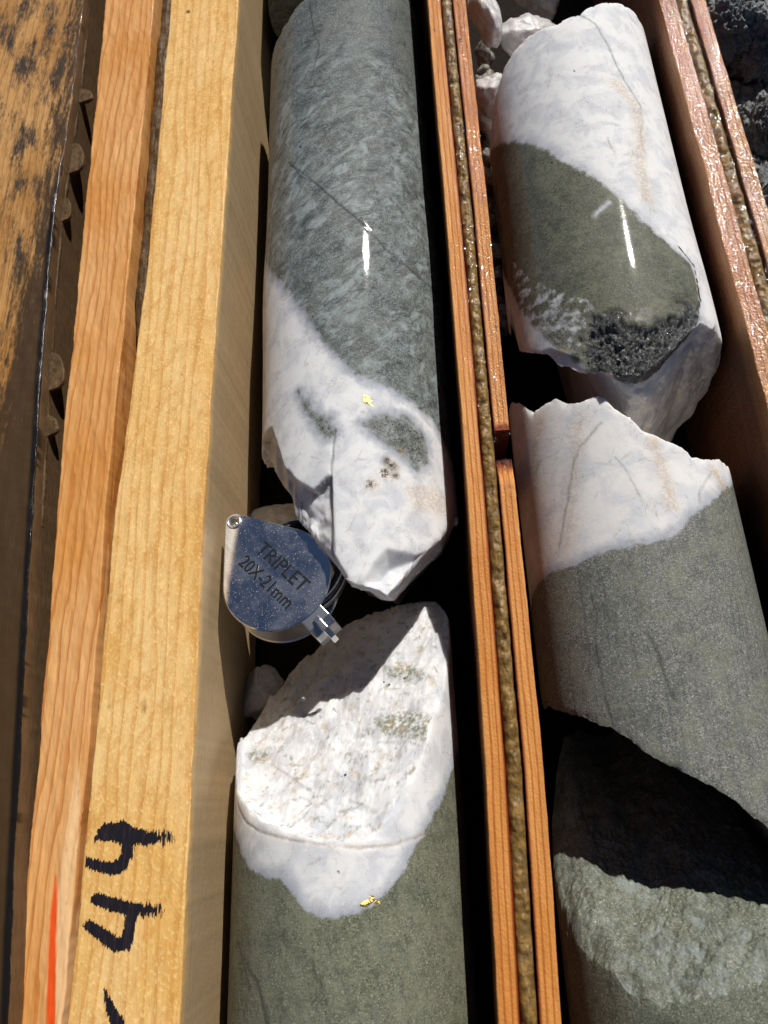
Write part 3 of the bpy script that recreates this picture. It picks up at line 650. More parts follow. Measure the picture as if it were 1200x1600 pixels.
def cap2(W):
    P = W[:, :2]; st = np.maximum.reduce([sstep(sdf(P, g), -.12, .06) for g in (green, green2, green3)]) * .9
    nz = fbm(W, 3.5, 5, 14, .6, stretch=(1, 1.6, 1)); st = np.maximum(st, sstep(nz, .36, .6) * .7)
    dk = 0 * st
    for (px, py), w_ in (((540, 1211), .05), ((535, 1214), .04), ((700, 1139), .05), ((608, 1070), .05), ((632, 1060), .05), ((600, 1066), .04)):
        p = P2(px, py); dk = np.maximum(dk, np.exp(-((P[:, 0] - p[0])**2 + (P[:, 1] - p[1])**2) / w_**2))
    ru = sstep(fbm(W, 2.6, 5, 21, .6), .35, .6) * .5
    ln = .0 * st
    for c in ([(425, 1195), (450, 1210), (480, 1232)], [(530, 1268), (560, 1262), (590, 1270)], [(545, 1250), (580, 1262)], [(590, 1160), (640, 1160), (680, 1172)], [(470, 1245), (500, 1262)]):
        ln = np.maximum(ln, .4 * np.exp(-(dline(P, [P2(*p) for p in c]) / .03)**2))
    return {'q': 2.0, 'st': st, 'dk': dk, 'rust': ru, 'ln': ln, 'rgh': .30}
crease2 = K2.poly([(371, 1258), (384, 1285), (405, 1300), (440, 1310), (490, 1318), (560, 1326), (620, 1320), (660, 1304)])
def dents2(UV, P, rad): return rad - .02 * np.exp(-(dline(UV, crease2) / .03)**2)
core2 = K.build('drill_core', MC2, F2A, F2B, side2, dents2, capB=cap2, seed=2, rim=.06, ncap=130)
tag(core2, 'olive grey core whose white quartz top slopes below the silver magnifier', 'drill core')

# --- core A: upper right slot
K = Core(6.25, 4.2); KA = K
paB = K.prof([(789, 470), (795, 500), (800, 525), (815, 552), (835, 557), (855, 556), (875, 574), (905, 586), (935, 582), (965, 586), (1000, 584), (1022, 574), (1050, 548), (1078, 520), (1092, 508), (1113, 515)])
paT = K.prof([(766, 230), (768, 195), (774, 150), (785, 115), (803, 80), (830, 55), (850, 44), (880, 33), (905, 24), (935, 6), (965, 6), (988, 16), (1003, 38)], [(2.98, 26.9), (3.2, 26.5)])
def FAA(x, z):
    X = x; t = K_zs = KA.zs(x) - z
    return paB(x) - .28 * np.maximum(t, 0) * sstep(x, -2.2, .2) + 1.3 * sstep(x, -.3, -1.9) * np.maximum(t, 0) + fr(x, z, 13, .13, 1.3)
def FAB(x, z): return paT(x) + .1 * (KA.zs(x) - z) + fr(x, z, 14, .07)
gA = K.poly([(-9, 22.5, 0), (768, 235), (790, 222), (822, 224), (850, 232), (876, 252), (915, 270), (948, 292), (975, 318), (1000, 345), (1025, 368), (1050, 392), (1075, 415), (1084, 440), (1090, 475), (1086, 505), (1064, 528), (1045, 550), (1010, 600), (930, 600), (908, 572), (880, 548), (855, 528), (828, 496), (800, 452), (786, 420), (-9, 17, 0)])
dkA = K.poly([(912, 520), (935, 508), (955, 498), (985, 512), (1020, 508), (1050, 498), (1080, 480), (1092, 500), (1060, 550), (1020, 590), (960, 600), (925, 578)])
mixA = K.poly([(800, 400), (830, 430), (870, 450), (930, 470), (945, 500), (915, 530), (905, 560), (870, 540), (830, 500), (805, 460)])
rimA = K.poly([(1060, 390), (1082, 420), (1090, 470), (1086, 505), (1064, 528)])
def dentsA(UV, P, rad):
    d = sstep(sdf(UV, dkA) + fbm(P, 1.6, 4, 52) * .35, -.3, .45)
    rad = rad - d * (.10 + .34 * np.abs(fbm(P, 1.5, 6, 44, .66)) * .55 + .05 * ridged(P, 3, 3, 45))
    d = sdf(UV, K_(850, 540)); rad = rad - np.clip(d, 0, 1) * .5
    return rad
def K_(a, b): return KA.poly([(838, 556), (862, 545), (905, 560), (930, 590), (905, 592), (870, 578)])
def sideA(UV, P):
    q = -sdf(UV, gA); mz = sstep(sdf(UV, mixA), -.2, .15)
    q = q + mz * (np.clip(q, -.12, .12) * -1 + fbm(P, 2.4, 6, 51, .7, stretch=(1, 1.5, 1)) * .13 - .04 - np.where(q > .12, q - .12, 0) + np.where(q < -.12, -.12 - q, 0))
    sp = KA.uy(938, 330); q = np.maximum(q, .09 - dline(UV, KA.poly([(930, 338), (940, 328), (950, 318)])))
    sdk = sdf(UV, dkA) + fbm(P, 1.6, 4, 52) * .35; dk = sstep(sdk, -.55, .35) * .95
    dk = np.maximum(dk, .45 * np.exp(-((q + .12) / .1)**2) * sstep(P[:, 0], -3.0, -2))
    dk = np.maximum(dk, .8 * np.exp(-((dline(UV, rimA) + fbm(P, 4, 3, 53) * .06) / .06)**2))
    for c, w_ in (((862, 255), .09), ((905, 275), .07), ((900, 192), .05), ((940, 190), .05), ((898, 112), .07), ((860, 165), .05), ((852, 168), .03)):
        p = KA.uy(*c); dk = np.maximum(dk, .7 * np.exp(-((UV[:, 0] - p[0])**2 + (UV[:, 1] - p[1])**2) / w_**2))
    ln = 0 * q
    for c, a, w_ in (([(905, 22), (930, 38), (950, 70), (962, 100), (978, 130), (1000, 165)], .6, .035), ([(1000, 165), (1004, 190), (1000, 215), (1008, 240)], .25, .04), ([(950, 215), (958, 238)], .35, .03)):
        ln = np.maximum(ln, a * np.exp(-(dline(UV, KA.poly(c)) / w_)**2))
    ru = .55 * np.exp(-(dline(UV, KA.poly([(960, 130), (990, 160), (1000, 200), (1000, 260), (1010, 310)])) / .25)**2)
    ru = np.maximum(ru, .7 * np.exp(-(dline(UV, KA.poly([(862, 556), (885, 548)])) / .1)**2))
    return {'q': q, 'dk': dk, 'ln': ln, 'rust': ru, 'rgh': .012 + .95 * sstep(sdk, -.5, .1), 'st': .5 * sstep(fbm(P, 1.3, 6, 77, .62), .0, .45) * (q < 0)}
def capAA(W): 
    dd = sstep(W[:, 2], 6.6, 7.1) * sstep(W[:, 0], 5.0, 5.6) * sstep(W[:, 0], 8.6, 7.8)
    return {'q': 1.5, 'dk': dd, 'rgh': .3 + dd * .6, 'rust': .2}
coreA = K.build('drill_core', MCA, FAA, FAB, sideA, dentsA, crest=13.9, capA=capAA, capB=lambda W: {'q': 1.5, 'rgh': .3}, seed=3, dy=.045)
tag(coreA, 'wet core with white quartz top and dark green band ending in glittering black break', 'drill core')

# --- core B: right slot, middle
K = Core(5.95, 3.5); KB = K
pbT = K.prof([(796, 634), (815, 634), (832, 646), (850, 634), (868, 625), (890, 630), (905, 630), (925, 618), (945, 624), (960, 642), (985, 655), (1003, 672), (1030, 684), (1060, 698), (1085, 716), (1110, 718), (1128, 722), (1140, 734), (1148, 748)])
pbB = K.prof([(846, 1112), (858, 1106), (872, 1114), (900, 1120), (925, 1128), (960, 1142), (985, 1160), (1010, 1180), (1040, 1196), (1070, 1210), (1100, 1226), (1130, 1240), (1165, 1266), (1200, 1292)], [(1.65, -1.5), (2.2, -2.6), (2.7, -3.5), (3.2, -4.1)])
def FBB(x, z): return pbT(x) + .04 * (KB.zs(x) - z) + fr(x, z, 23, .06)
def FBA(x, z): return pbB(x) + .6 * (KB.zs(x) - z) + fr(x, z, 24, .08)
qB = K.poly([(-9, 14, 0), (-9, 3.5, 0), (826, 960), (832, 935), (842, 912), (860, 896), (885, 888), (910, 878), (930, 868), (955, 862), (985, 856), (1010, 850), (1040, 842), (1062, 830), (1078, 812), (1100, 792), (1125, 772), (1147, 752), (9, 8, 0), (9, 14, 0)])
def sideB(UV, P):
    q = sdf(UV, qB); ln = 0 * q
    for c, a, w_ in (([(940, 660), (905, 700), (892, 740), (888, 780), (880, 820), (872, 860)], .5, .035), ([(960, 715), (985, 745), (1000, 775)], .3, .03), ([(1110, 740), (1095, 765), (1092, 785)], .35, .03),
                     ([(925, 930), (932, 960), (930, 1010), (940, 1060), (952, 1110), (958, 1135)], .6, .03), ([(905, 900), (912, 960), (920, 1010), (922, 1060)], .45, .03),
                     ([(1015, 990), (1030, 1030), (1042, 1065), (1055, 1095)], .7, .05), ([(960, 940), (965, 1000)], .35, .03), ([(1085, 990), (1090, 1050)], .3, .03), ([(836, 740), (845, 720)], .4, .05)):
        ln = np.maximum(ln, a * np.exp(-(dline(UV, KB.poly(c)) / w_)**2))
    ru = .5 * np.exp(-(dline(UV, KB.poly([(1020, 690), (1035, 730), (1050, 790)])) / .2)**2)
    ru = np.maximum(ru, .7 * np.exp(-(dline(UV, KB.poly([(1115, 735), (1130, 760)])) / .2)**2))
    ru = np.maximum(ru, .5 * np.exp(-(dline(UV, KB.poly([(845, 660), (836, 700), (835, 800), (845, 900)])) / .2)**2))
    ru = np.maximum(ru, .4 * np.exp(-(dline(UV, KB.poly([(905, 660), (900, 720), (885, 850)])) / .3)**2))
    return {'q': q, 'ln': ln, 'rust': ru, 'rgh': .02 + sstep(q, 0, -.2) * .10, 'dk': 0, 'st': .45 * sstep(fbm(P, 1.2, 6, 79, .62), .0, .45) * (q < 0)}
coreB = K.build('drill_core', MCB, FBA, FBB, sideB, None, capA=lambda W: {'q': -2.0, 'rgh': .3}, capB=lambda W: {'q': 1.5, 'rgh': .3, 'rust': .3}, seed=4)
tag(coreB, 'speckled grey core with jagged pink white quartz cap right of the divider', 'drill core')

# --- core C: right slot, bottom, concave break
K = Core(5.75, 3.4); KC = K
pcT = K.prof([(868, 1428), (880, 1452), (900, 1482), (920, 1504), (940, 1522), (970, 1545), (1000, 1566), (1030, 1580), (1060, 1584), (1090, 1582), (1120, 1572), (1150, 1560), (1200, 1540), (1260, 1510)])
def FCB(x, z):
    t = np.maximum(KC.zs(x) - z, 0)
    return pcT(x) + (.60 + .32 * sstep(-x, .3, 2.6)) * t + .05 * t * t + .25 * sstep(t, 0, .5) + fr(x, z, 33, .15, 1.3, .05, 1.3) + .06 * ridged(np.stack([x * .6, z * 1.6, x * 0], 1), 1.6, 4, 37)
coreC = K.build('drill_core', MCC, lambda x, z: -11 + 0 * x, FCB, lambda UV, P: {'q': -2.0, 'rgh': .04, 'wz': 0.0, 'dk': 0}, None, capB=lambda W: {'q': -2.0, 'rgh': .5}, seed=5, dy=.06, ncap=130, rim=.03)
tag(coreC, 'smooth grey core with scooped green broken end at the bottom right', 'drill core')

# ------------------------------------------------------------------ gold flecks on the cores (parts)
gold_n = NB('gold'); gold_n.set(Base_Color=(1.0, .74, .24), Metallic=1.0, Roughness=.45, Normal=gold_n.bump(gold_n.noise(22, 3), .6, .05)); GOLD = gold_n.m
def fleck(core, K, pts, seed, h=.03):
    uv = np.array([K.uy(*p) for p in pts]); c = uv.mean(0); g = .02
    us = np.arange(uv[:, 0].min() - .05, uv[:, 0].max() + .05, g); ys = np.arange(uv[:, 1].min() - .05, uv[:, 1].max() + .05, g)
    U, Yv = np.meshgrid(us, ys, indexing='ij'); P = np.stack([U.ravel(), Yv.ravel()], 1)
    d = sdf(P, uv) + fbm(np.c_[P, P[:, 0] * 0], 11, 3, seed) * .03
    r = K.R + .004 + np.clip(d, -.02, .04) * .25 + fbm(np.c_[P, P[:, 0] * 0], 9, 3, seed + 1) * .02 * (d > 0)
    V = np.stack([K.x0 + r * np.sin(P[:, 0] / K.R), P[:, 1], K.z0 + r * np.cos(P[:, 0] / K.R)], 1)
    F = grid_faces(len(us), len(ys))[:, ::-1]; F = F[(d[F] > 0).all(1)]
    us_, inv = np.unique(F, return_inverse=True)
    mesh_obj('gold_fleck', V[us_], inv.reshape(-1, 4), GOLD, core, loc=tuple(V[us_].mean(0)))
fleck(core1, K1, [(565, 622), (570, 616), (577, 620), (583, 627), (579, 630), (586, 636), (581, 637), (574, 632), (567, 631)], 1)
fleck(core2, K2, [(562, 1412), (568, 1406), (580, 1404), (582, 1411), (574, 1417), (562, 1416)], 2)
fleck(core2, K2, [(575, 1400), (581, 1398), (592, 1407), (601, 1415), (592, 1416), (582, 1409)], 3)

# ------------------------------------------------------------------ loose quartz fragments
n = NB('quartz'); a = n.noise(2.5, 5, .6); b = n.noise(12, 4, .65)
c = n.mix(n.rng(a, .35, .65), (.72, .70, .68), (.55, .54, .54)); c = n.mix(n.ma('MULTIPLY', n.rng(b, .55, .75), .5), c, (.42, .34, .25))
n.set(Base_Color=c, Roughness=.35, Coat_Weight=.5, Coat_Roughness=.1, Subsurface_Weight=.4, Subsurface_Scale=.25, Normal=n.bump(n.noise(14, 4, .6), .5, .05)); MQ = n.m
n = NB('dirty_stone'); a = n.noise(4, 5, .65)
n.set(Base_Color=n.mix(n.rng(a, .4, .62), (.12, .105, .08), (.42, .38, .33)), Roughness=.5, Coat_Weight=.3, Normal=n.bump(n.noise(12, 4, .7), .8, .08)); MDS = n.m
def rock(name, p, size, rot, mat, label, cat, seed, npl=14, group=None, amp=.10, sharp=16, sub=64):
    r = np.random.default_rng(seed)
    th = np.linspace(0, 2 * np.pi, sub, endpoint=False); ph = np.linspace(.01, np.pi - .01, sub // 2)
    T, Pq = np.meshgrid(th, ph, indexing='ij'); D = np.stack([np.cos(T) * np.sin(Pq), np.sin(T) * np.sin(Pq), np.cos(Pq)], -1).reshape(-1, 3)
    N = r.normal(size=(npl, 3)); N /= np.linalg.norm(N, axis=1)[:, None]; h = r.uniform(.72, 1.0, npl)
    inv = np.maximum(D @ N.T, 0.02) / h
    rad = 1 / (np.log(np.exp(inv * sharp).sum(1)) / sharp)
    rad = np.minimum(rad, 1.35) * (1 + amp * fbm(D, 3, 4, seed))
    V = D * rad[:, None] * np.array(size)
    R = np.array(Matrix.Rotation(rot[2], 3, 'Z') @ Matrix.Rotation(rot[1], 3, 'Y') @ Matrix.Rotation(rot[0], 3, 'X'))
    V = V @ R.T + np.array(p)
    o = mesh_obj(name, V, grid_faces(sub, sub // 2, True), mat, None, loc=(p[0], p[1], float(V[:, 2].min())))
    return tag(o, label, cat, group)
rock('quartz_fragment', at(755, 12, 4.6), (.62, 1.5, .7), (0, 0, .15), MQ, 'smooth rounded white quartz chip in the top corner against the divider', 'stone chip', 1, 12)
rock('quartz_fragment', at(830, 68, 3.6), (1.45, 1.25, .9), (.2, .3, -.3), MQ, 'large white quartz chunk wedged above the wet core top', 'stone chip', 2, 18)
rock('quartz_fragment', at(775, 146, 3.6), (.62, .75, .6), (.4, .2, .5), MQ, 'small pointed pinkish quartz chip beside the wet core left flank', 'stone chip', 13, 7, sharp=30)
rock('quartz_fragment', at(764, 185, 2.6), (.7, .8, .6), (.1, .2, .9), MQ, 'pale quartz chip partly under the pointed chip near the divider', 'stone chip', 4, 9)
rock('quartz_fragment', at(760, 172, 1.6), (.7, .9, .7), (.5, .2, .1), MQ, 'deepest greyish quartz chip low between divider and wet core', 'stone chip', 5, 9)
rock('quartz_fragment', at(850, -5, 2.4), (1.0, .7, .8), (.5, .2, .1), MQ, 'grey white quartz chunk at the top edge behind the large chunk', 'stone chip', 25, 10)
rock('quartz_fragment', at(440, 818, 1.2), (1.1, .8, .7), (0, 0, .3), MQ, 'shaded quartz chunk beneath the magnifier and the schist core tip', 'stone chip', 6, 9)
rock('quartz_fragment', at(408, 1088, 1.0), (.65, .8, .7), (0, .2, .3), MQ, 'shaded quartz chunk beside the rail left of the sloping quartz face', 'stone chip', 7, 9)
rock('quartz_fragment', at(428, -8, 2.6), (.16, .8, .3), (0, .2, 0), MQ, 'thin pinkish quartz sliver at the top of the left slot', 'stone chip', 8, 8)
r_ = random.Random(5)
for k in range(26):
    py = 80 + k * 17; z = 1.6 + .8 * r_.random(); s = .22 + .2 * r_.random()
    rock('pebble', at(752 + (py - 80) * .07 + r_.uniform(-6, 6), py, z), (s, s * 1.2, s), (r_.random(), r_.random(), r_.random()), MDS, 'small dirty pebble in the narrow gap left of the wet core', 'pebble', 40 + k, 9, group='pebbles in the gap beside the wet core', sub=28, amp=.1)

# ------------------------------------------------------------------ folding magnifier
chrome_n = NB('scratched_chrome')
sp = chrome_n.voro(15).outputs['Distance']; sp2 = chrome_n.noise(30, 4, .75); v9 = chrome_n.voro(9); v17 = chrome_n.voro(19); bx = chrome_n.ma('LESS_THAN', v9.outputs['Distance'], chrome_n.ma('MULTIPLY', chrome_n.noise(7, 2, .8), .17)); bx2 = chrome_n.ma('LESS_THAN', v17.outputs['Distance'], chrome_n.ma('MULTIPLY', chrome_n.noise(6, 2, .8), .25)); msk = chrome_n.ma('MAXIMUM', bx, bx2)
sc = chrome_n.noise(22, 2, .5, chrome_n.mp((6, .12, 1), (0, 0, .5))); scr = chrome_n.rng(sc, .74, .78)
sky_haze = chrome_n.rng(chrome_n.noise(1.1, 5, .7), .35, .7, .08, .26); fac = chrome_n.ma('MAXIMUM', sky_haze, chrome_n.ma('MAXIMUM', chrome_n.ma('MULTIPLY', msk, .85), chrome_n.ma('MULTIPLY', scr, .5)))  # broad pale haze painted in to brighten the cover like reflected sky
chrome_n.set(Base_Color=chrome_n.mix(fac, (.86, .88, .92), (.75, .75, .75)), Metallic=chrome_n.rng(fac, 0, 1, 1, .35), Roughness=chrome_n.rng(fac, 0, 1, .07, .5),
             Normal=chrome_n.bump(chrome_n.noise(38, 3, .7), .06, .02))
CHROME = chrome_n.m
STEEL = simple('polished_steel', (.80, .80, .80), .28, 1.0)
BLACK = simple('black_paint', (.01, .01, .01), .4)
GLASS = simple('lens_glass', (.9, .95, 1), .02, 0, Transmission_Weight=1.0, IOR=1.5)
pc = at(432, 902, 5.45); ptip = at(359, 808, 5.45)
lp = empty('folding_magnifier', tuple(pc)); tag(lp, 'silver teardrop folding magnifier engraved TRIPLET 20X-21mm lying between rail and cores', 'magnifier')
d = ptip - pc; L = float(np.hypot(d[0], d[1])); ang = math.atan2(d[1], d[0]); tilt = -.09
RC, RT = 1.63, .30
# local frame: +x towards the tip; z up
Rl = np.array(Matrix.Rotation(tilt, 3, 'Y') @ Matrix.Rotation(-.13, 3, 'X') @ Matrix.Rotation(ang, 3, 'Z'))
def L2W(V): return np.asarray(V, float) @ Rl.T + pc
def teardrop(off=0.0, n1=90, n2=30):
    a = math.acos((RC - RT) / L); o = []
    for t in np.linspace(a, 2 * math.pi - a, n1): o.append(((RC + off) * math.cos(t), (RC + off) * math.sin(t)))
    for t in np.linspace(-a, a, n2): o.append((L + (RT + off) * math.cos(t), (RT + off) * math.sin(t)))
    return np.array(o)
def plate(name, zt, th, mat, hole=True):
    o0 = teardrop(0); o1 = teardrop(-.035); n = len(o0)
    rings = [(teardrop(-.6), zt - th, None)]
    seq = [(o1, zt - th), (o0, zt - th + .03), (o0, zt - .03), (o1, zt)]
    V = []; F = []
    for o, z in seq: V += [(x, y, z) for x, y in o]
    for k in range(3):
        for i in range(n): j = (i + 1) % n; F.append((k * n + i, k * n + j, (k + 1) * n + j, (k + 1) * n + i))
    # top and bottom faces as triangulated fill around the hole
    nh = 32; hr = .135; hb = len(V)
    for z in (zt - th, zt): V += [(L + hr * math.cos(t), hr * math.sin(t), z) for t in np.linspace(0, 2 * math.pi, nh, endpoint=False)]
    for i in range(nh): j = (i + 1) % nh; F.append((hb + i, hb + nh + i, hb + nh + j, hb + j))
    import bmesh
    o = mesh_obj(name, L2W(V), [tuple(f) for f in F], mat, lp, loc=tuple(pc), smooth=False)
    bm = bmesh.new(); bm.from_mesh(o.data); bm.verts.ensure_lookup_table()
    for outer, inner in (((0, n), (hb, nh)), ((3 * n, n), (hb + nh, nh))):
        es = []
        for s0, c0 in (outer, inner):
            for i in range(c0):
                e = bm.edges.get((bm.verts[s0 + i], bm.verts[s0 + (i + 1) % c0]))
                if e: es.append(e)
        bmesh.ops.triangle_fill(bm, use_beauty=True, edges=es)
    bmesh.ops.recalc_face_normals(bm, faces=bm.faces[:])
    bm.to_mesh(o.data); bm.free(); return o
plate('top_cover', 0, .09, CHROME); plate('bottom_cover', -.98, .09, STEEL)
def lathe(name, prof, cx, cy, mat, n=64, parent=lp, close=False):
    V = []; 
    for r, z in prof: V += [(cx + r * math.cos(t), cy + r * math.sin(t), z) for t in np.linspace(0, 2 * math.pi, n, endpoint=False)]
    k = len(prof); F = [(a * n + i, a * n + (i + 1) % n, (a + 1) * n + (i + 1) % n, (a + 1) * n + i) for a in range(k - 1) for i in range(n)]
    if close: F += [(((k - 1) * n) + i, ((k - 1) * n) + (i + 1) % n, (i + 1) % n, i) for i in range(n)]
    else:
        F.append(tuple(range(n))[::-1]); F.append(tuple((k - 1) * n + i for i in range(n)))
    W = L2W(V); return mesh_obj(name, W, F, mat, parent, loc=tuple(W.mean(0)))
lathe('rivet', [(.145, .0), (.16, .035), (.21, .045), (.235, .02), (.235, -.02), (.14, -.06)], L, 0, STEEL, 40, close=True)
lathe('pivot_post', [(.13, -.1), (.13, -1.0)], L, 0, STEEL, 24)
# lens housing swung slightly out of the cover
sw = .28; lc = (L - L * math.cos(sw), -L * math.sin(sw))
bar = lathe('lens_barrel', [(1.40, -.14), (1.45, -.18), (1.45, -.25), (1.41, -.29), (1.41, -.80), (1.45, -.84), (1.45, -.90), (1.40, -.94), (1.28, -.94), (1.28, -.14)], lc[0], lc[1], simple('black_barrel', (.015, .015, .02), .18), 72, close=True)
lathe('lens_ring', [(1.43, -.17), (1.475, -.185), (1.475, -.225), (1.43, -.245)], lc[0], lc[1], STEEL, 72, close=True)
lathe('lens_ring', [(1.42, -.62), (1.46, -.64), (1.46, -.68), (1.42, -.70)], lc[0], lc[1], STEEL, 72, close=True)
lathe('lens', [(.01, -.30), (.6, -.32), (1.05, -.38), (1.26, -.46), (1.26, -.62), (.6, -.74), (.01, -.76)], lc[0], lc[1], GLASS, 48)
# bridge: bent strap joining the covers at the wide end
def strap(name, ax, half, pts, th, mat):
    # pts: (radial, z) centre line in the plane through direction ax
    ca, sa = math.cos(ax), math.sin(ax); V = []; F = []
    P = np.array(pts, float); T = np.gradient(P, axis=0); T /= np.linalg.norm(T, axis=1)[:, None]; N = np.stack([-T[:, 1], T[:, 0]], 1)
    for s_ in (-half, half):
        for sg in (.5, -.5):
            for p_, n_ in zip(P, N):
                r, z = p_ + n_ * sg * th; V.append((r * ca - s_ * sa, r * sa + s_ * ca, z))
    m_ = len(P)
    def q(b, i): return b * m_ + i
    for i in range(m_ - 1):
        F += [(q(0, i), q(2, i), q(2, i + 1), q(0, i + 1)), (q(1, i), q(1, i + 1), q(3, i + 1), q(3, i)), (q(0, i), q(0, i + 1), q(1, i + 1), q(1, i)), (q(2, i), q(3, i), q(3, i + 1), q(2, i + 1))]
    F += [(q(0, 0), q(1, 0), q(3, 0), q(2, 0)), (q(0, m_ - 1), q(2, m_ - 1), q(3, m_ - 1), q(1, m_ - 1))]
    W = L2W(V); o = mesh_obj(name, W, F, mat, lp, loc=tuple(W.mean(0)), smooth=False)
    b = o.modifiers.new('bevel', 'BEVEL'); b.width = .025; b.segments = 3; return o
pbq = at(512, 985, 5.45) - pc; axb = math.atan2(pbq[1], pbq[0]) - ang
strap('bridge', axb, .36, [(RC - .12, -.06), (RC + .05, -.075), (RC + .30, -.12), (RC + .52, -.24), (RC + .62, -.42), (RC + .62, -.72), (RC + .5, -.90), (RC + .2, -1.0), (RC - .1, -1.02)], .07, STEEL)
strap('bridge_rib', axb, .085, [(RC + .18, -.03), (RC + .34, .03), (RC + .62, -.02), (RC + .82, -.2), (RC + .9, -.42)], .15, STEEL)
# engraved lettering as thin raised film
def text(body, name, cx, cy, size, rot, sx=1.0):
    cu = bpy.data.curves.new(name, 'FONT'); cu.body = body; cu.size = size; cu.extrude = .004; cu.align_x = 'CENTER'; cu.align_y = 'CENTER'; cu.space_character = 1.0
    cu.offset = .004
    tmp = bpy.data.objects.new('tmp', cu); COL.objects.link(tmp)
    dg = bpy.context.evaluated_depsgraph_get(); me = bpy.data.meshes.new_from_object(tmp.evaluated_get(dg))
    n_ = len(me.vertices); co = np.zeros(n_ * 3); me.vertices.foreach_get('co', co); co = co.reshape(-1, 3)
    bpy.data.objects.remove(tmp); bpy.data.curves.remove(cu)
    co[:, 0] *= sx; ca, sa = math.cos(rot), math.sin(rot)
    co = np.stack([co[:, 0] * ca - co[:, 1] * sa + cx, co[:, 0] * sa + co[:, 1] * ca + cy, co[:, 2] + .006], 1)
    W = L2W(co) - pc; me.vertices.foreach_set('co', W.astype(np.float32).ravel()); me.materials.clear(); me.materials.append(BLACK); me.update(); me.name = name
    o = bpy.data.objects.new(name, me); COL.objects.link(o); o.parent = lp; return o
def loc2(px, py): 
    v = np.linalg.inv(Rl) @ (at(px, py, 5.45) - pc); return v[0], v[1]
ta = np.array(loc2(480, 925)) - np.array(loc2(398, 848)); trot = math.atan2(ta[1], ta[0])
c1_ = loc2(440, 885); c2_ = loc2(415, 909)
text('TRIPLET', 'lettering', c1_[0], c1_[1], .62, trot, .95)
text('20X-21mm', 'lettering', c2_[0], c2_[1], .56, trot, .88)

# ------------------------------------------------------------------ water droplets on the plywood edges (parts of the tray, too many to count)
wn = NB('water'); w_t = wn.t.nodes.new('ShaderNodeBsdfTransparent'); w_g = wn.t.nodes.new('ShaderNodeBsdfGlossy'); w_m = wn.t.nodes.new('ShaderNodeMixShader')
w_f = wn.t.nodes.new('ShaderNodeLayerWeight'); w_f.inputs[0].default_value = .5; w_g.inputs['Roughness'].default_value = .04
wn.put(w_m.inputs[0], wn.ma('ADD', wn.ma('MULTIPLY', wn.ma('POWER', w_f.outputs['Facing'], 3.0), .35), .09)); wn.t.links.new(w_t.outputs[0], w_m.inputs[1]); wn.t.links.new(w_g.outputs[0], w_m.inputs[2]); wn.t.links.new(w_m.outputs[0], wn.out.inputs[0]); WAT = wn.m
def drops(seed, gen, count, rmin, rmax):
    r = np.random.default_rng(seed); Vs = []; Fs = []; off = 0
    nu, nv = 8, 4
    th = np.linspace(0, 2 * np.pi, nu, endpoint=False)
    for k in range(count):
        x, y, z, ang_ = gen(r); s = rmin + (rmax - rmin) * r.random()**3; el = 1 + .8 * r.random(); h = s * r.uniform(.16, .30)
        V = []
        for j in range(nv):
            a = j / nv * math.pi / 2; rr = math.cos(a) * s; zz = math.sin(a) * h
            V.append(np.stack([np.cos(th) * rr, np.sin(th) * rr * el, np.full(nu, zz)], 1))
        V = np.concatenate(V + [np.array([[0, 0, h]])]); ca, sa = math.cos(ang_), math.sin(ang_)
        V = np.stack([V[:, 0] * ca - V[:, 1] * sa, V[:, 0] * sa + V[:, 1] * ca, V[:, 2]], 1) + (x, y, z)
        F = [(j * nu + i, j * nu + (i + 1) % nu, (j + 1) * nu + (i + 1) % nu, (j + 1) * nu + i) for j in range(nv - 1) for i in range(nu)]
        F += [((nv - 1) * nu + i, (nv - 1) * nu + (i + 1) % nu, nv * nu, nv * nu) for i in range(nu)]
        Vs.append(V); Fs.append(np.array(F) + off); off += len(V)
    V = np.concatenate(Vs); F = np.concatenate(Fs)
    quads = [tuple(f) if f[2] != f[3] else tuple(f[:3]) for f in F]
    o = mesh_obj('water_droplets', V, quads, WAT, tray, loc=(0, 13, ZT)); o['kind'] = 'stuff'; return o
def g_div(r):
    y = 8 + 24 * r.random()**.8; u = r.uniform(.35, .99) if r.random() < .93 else r.uniform(.0, .35)
    x = dL(y) * (1 - u) + dR(y) * u; z = ZT + .002 if (u < .33 or u > .68) else ZT - .10; return float(x), y, z, r.uniform(-.4, .2)
def g_wall(r):
    y = 8 + 24 * r.random(); u = r.uniform(.02, .98); x = wL(y) * (1 - u) + wRc(y) * u
    z = ZT + .002 if (u < .36 or u > .69) else ZT - .10; return float(x), y, z, r.uniform(-.4, .2)
def g_low(r):
    y = -5 + 14 * r.random(); u = r.uniform(.36, .66); x = dL(y) * (1 - u) + dR(y) * u; return float(x), y, ZT - .10, r.uniform(-.4, .2)
def g_edge(r):
    y = -5 + 36 * r.random(); 
    if r.random() < .5: return float(paleR(y)) - .05 * r.random() - .02, y, ZT - .005, 0
    if r.random() < .5: return float(sR(y)) - .3 * r.random()**2 - .03, y, ZS + .002, 0
    return float(bE(y)) - .12 * r.random(), y, ZB + .002, 0
drops(1, g_div, 700, .03, .095); drops(2, g_wall, 2600, .025, .08); drops(3, g_low, 200, .025, .07); drops(4, g_edge, 420, .012, .04)

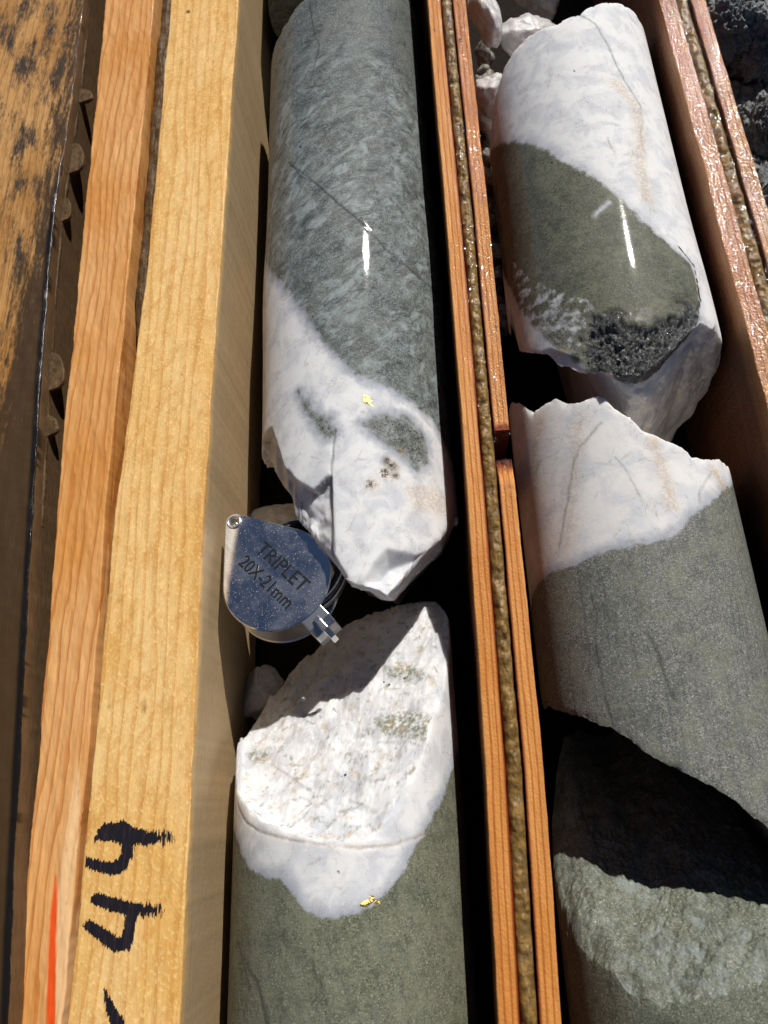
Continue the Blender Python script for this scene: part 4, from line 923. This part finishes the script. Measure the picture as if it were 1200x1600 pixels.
# ------------------------------------------------------------------ ground and the grey rubble beyond the tray
n = NB('grey_mud'); a = n.noise(3, 6, .65); b = n.noise(18, 5, .7)
c = n.mix(n.rng(a, .35, .65), (.15, .165, .165), (.28, .30, .30)); c = n.mix(n.rng(b, .52, .68), c, (.035, .037, .035)); c = n.mix(n.rng(b, .44, .30), c, (.5, .53, .53))
n.set(Base_Color=c, Roughness=.75, Normal=n.bump(n.ma('ADD', b, n.ma('MULTIPLY', n.voro(22).outputs['Distance'], .6)), .8, .05)); MG = n.m
xs = np.arange(11.45, 24, .045); ys = np.arange(4, 40, .055)
X, Yg = np.meshgrid(xs, ys, indexing='ij'); P = np.stack([X.ravel(), Yg.ravel(), X.ravel() * 0], 1)
h = fbm(P, .42, 3, 71) * 1.0 + ridged(P, .8, 3, 72) * .22 - .12 * (P[:, 1] - 22) + np.abs(fbm(P, 2.2, 4, 73, .6)) * .42 + fbm(P, 6, 4, 74, .6) * .12
V = np.stack([P[:, 0] + fbm(P, 2.5, 3, 75) * .25 * sstep(P[:, 0], 11.5, 12), P[:, 1] + fbm(P, 2.5, 3, 76) * .3, np.maximum(3.9 + h, .2)], 1)
rub = mesh_obj('muddy_rubble_ground', V, grid_faces(len(xs), len(ys)), MG, None, loc=(17, 20, 0)); rub['kind'] = 'structure'
def clod(px, py, z, s, seed, label):
    nn = 150; th = np.linspace(0, 2 * np.pi, nn, endpoint=False); ph = np.linspace(.01, np.pi - .01, nn // 2)
    T, Pq = np.meshgrid(th, ph, indexing='ij'); D = np.stack([np.cos(T) * np.sin(Pq), np.sin(T) * np.sin(Pq), np.cos(Pq)], -1).reshape(-1, 3)
    rad = 1 + fbm(D, 1.2, 3, seed) * .3 + np.abs(fbm(D, 3.0, 5, seed + 1, .62)) * .30 + fbm(D, 11, 3, seed + 2, .6) * .055
    p = at(px, py, z); V = D * rad[:, None] * np.array(s) + p
    tag(mesh_obj('mud_clod', V, grid_faces(nn, nn // 2, True), MG, None, loc=(p[0], p[1], float(V[:, 2].min()))), label, 'clod')
clod(1140, 45, 5.0, (1.0, 1.1, 1.0), 101, 'crumbly grey clod nearest the outer plywood wall at the top')
clod(1195, 75, 4.6, (1.0, 1.4, 1.2), 102, 'crumbly grey clod at the top right corner of the rubble')
clod(1185, 210, 4.0, (.7, 1.1, 1.0), 103, 'crumbly grey clod lower down beside the outer plywood wall')
clod(1135, -30, 4.2, (1.2, .8, 1.0), 104, 'grey clod cut off by the top edge of the picture')
g = box('ground', -150, 150, -150, 150, -1.2, -.65, MG); g['kind'] = 'structure'
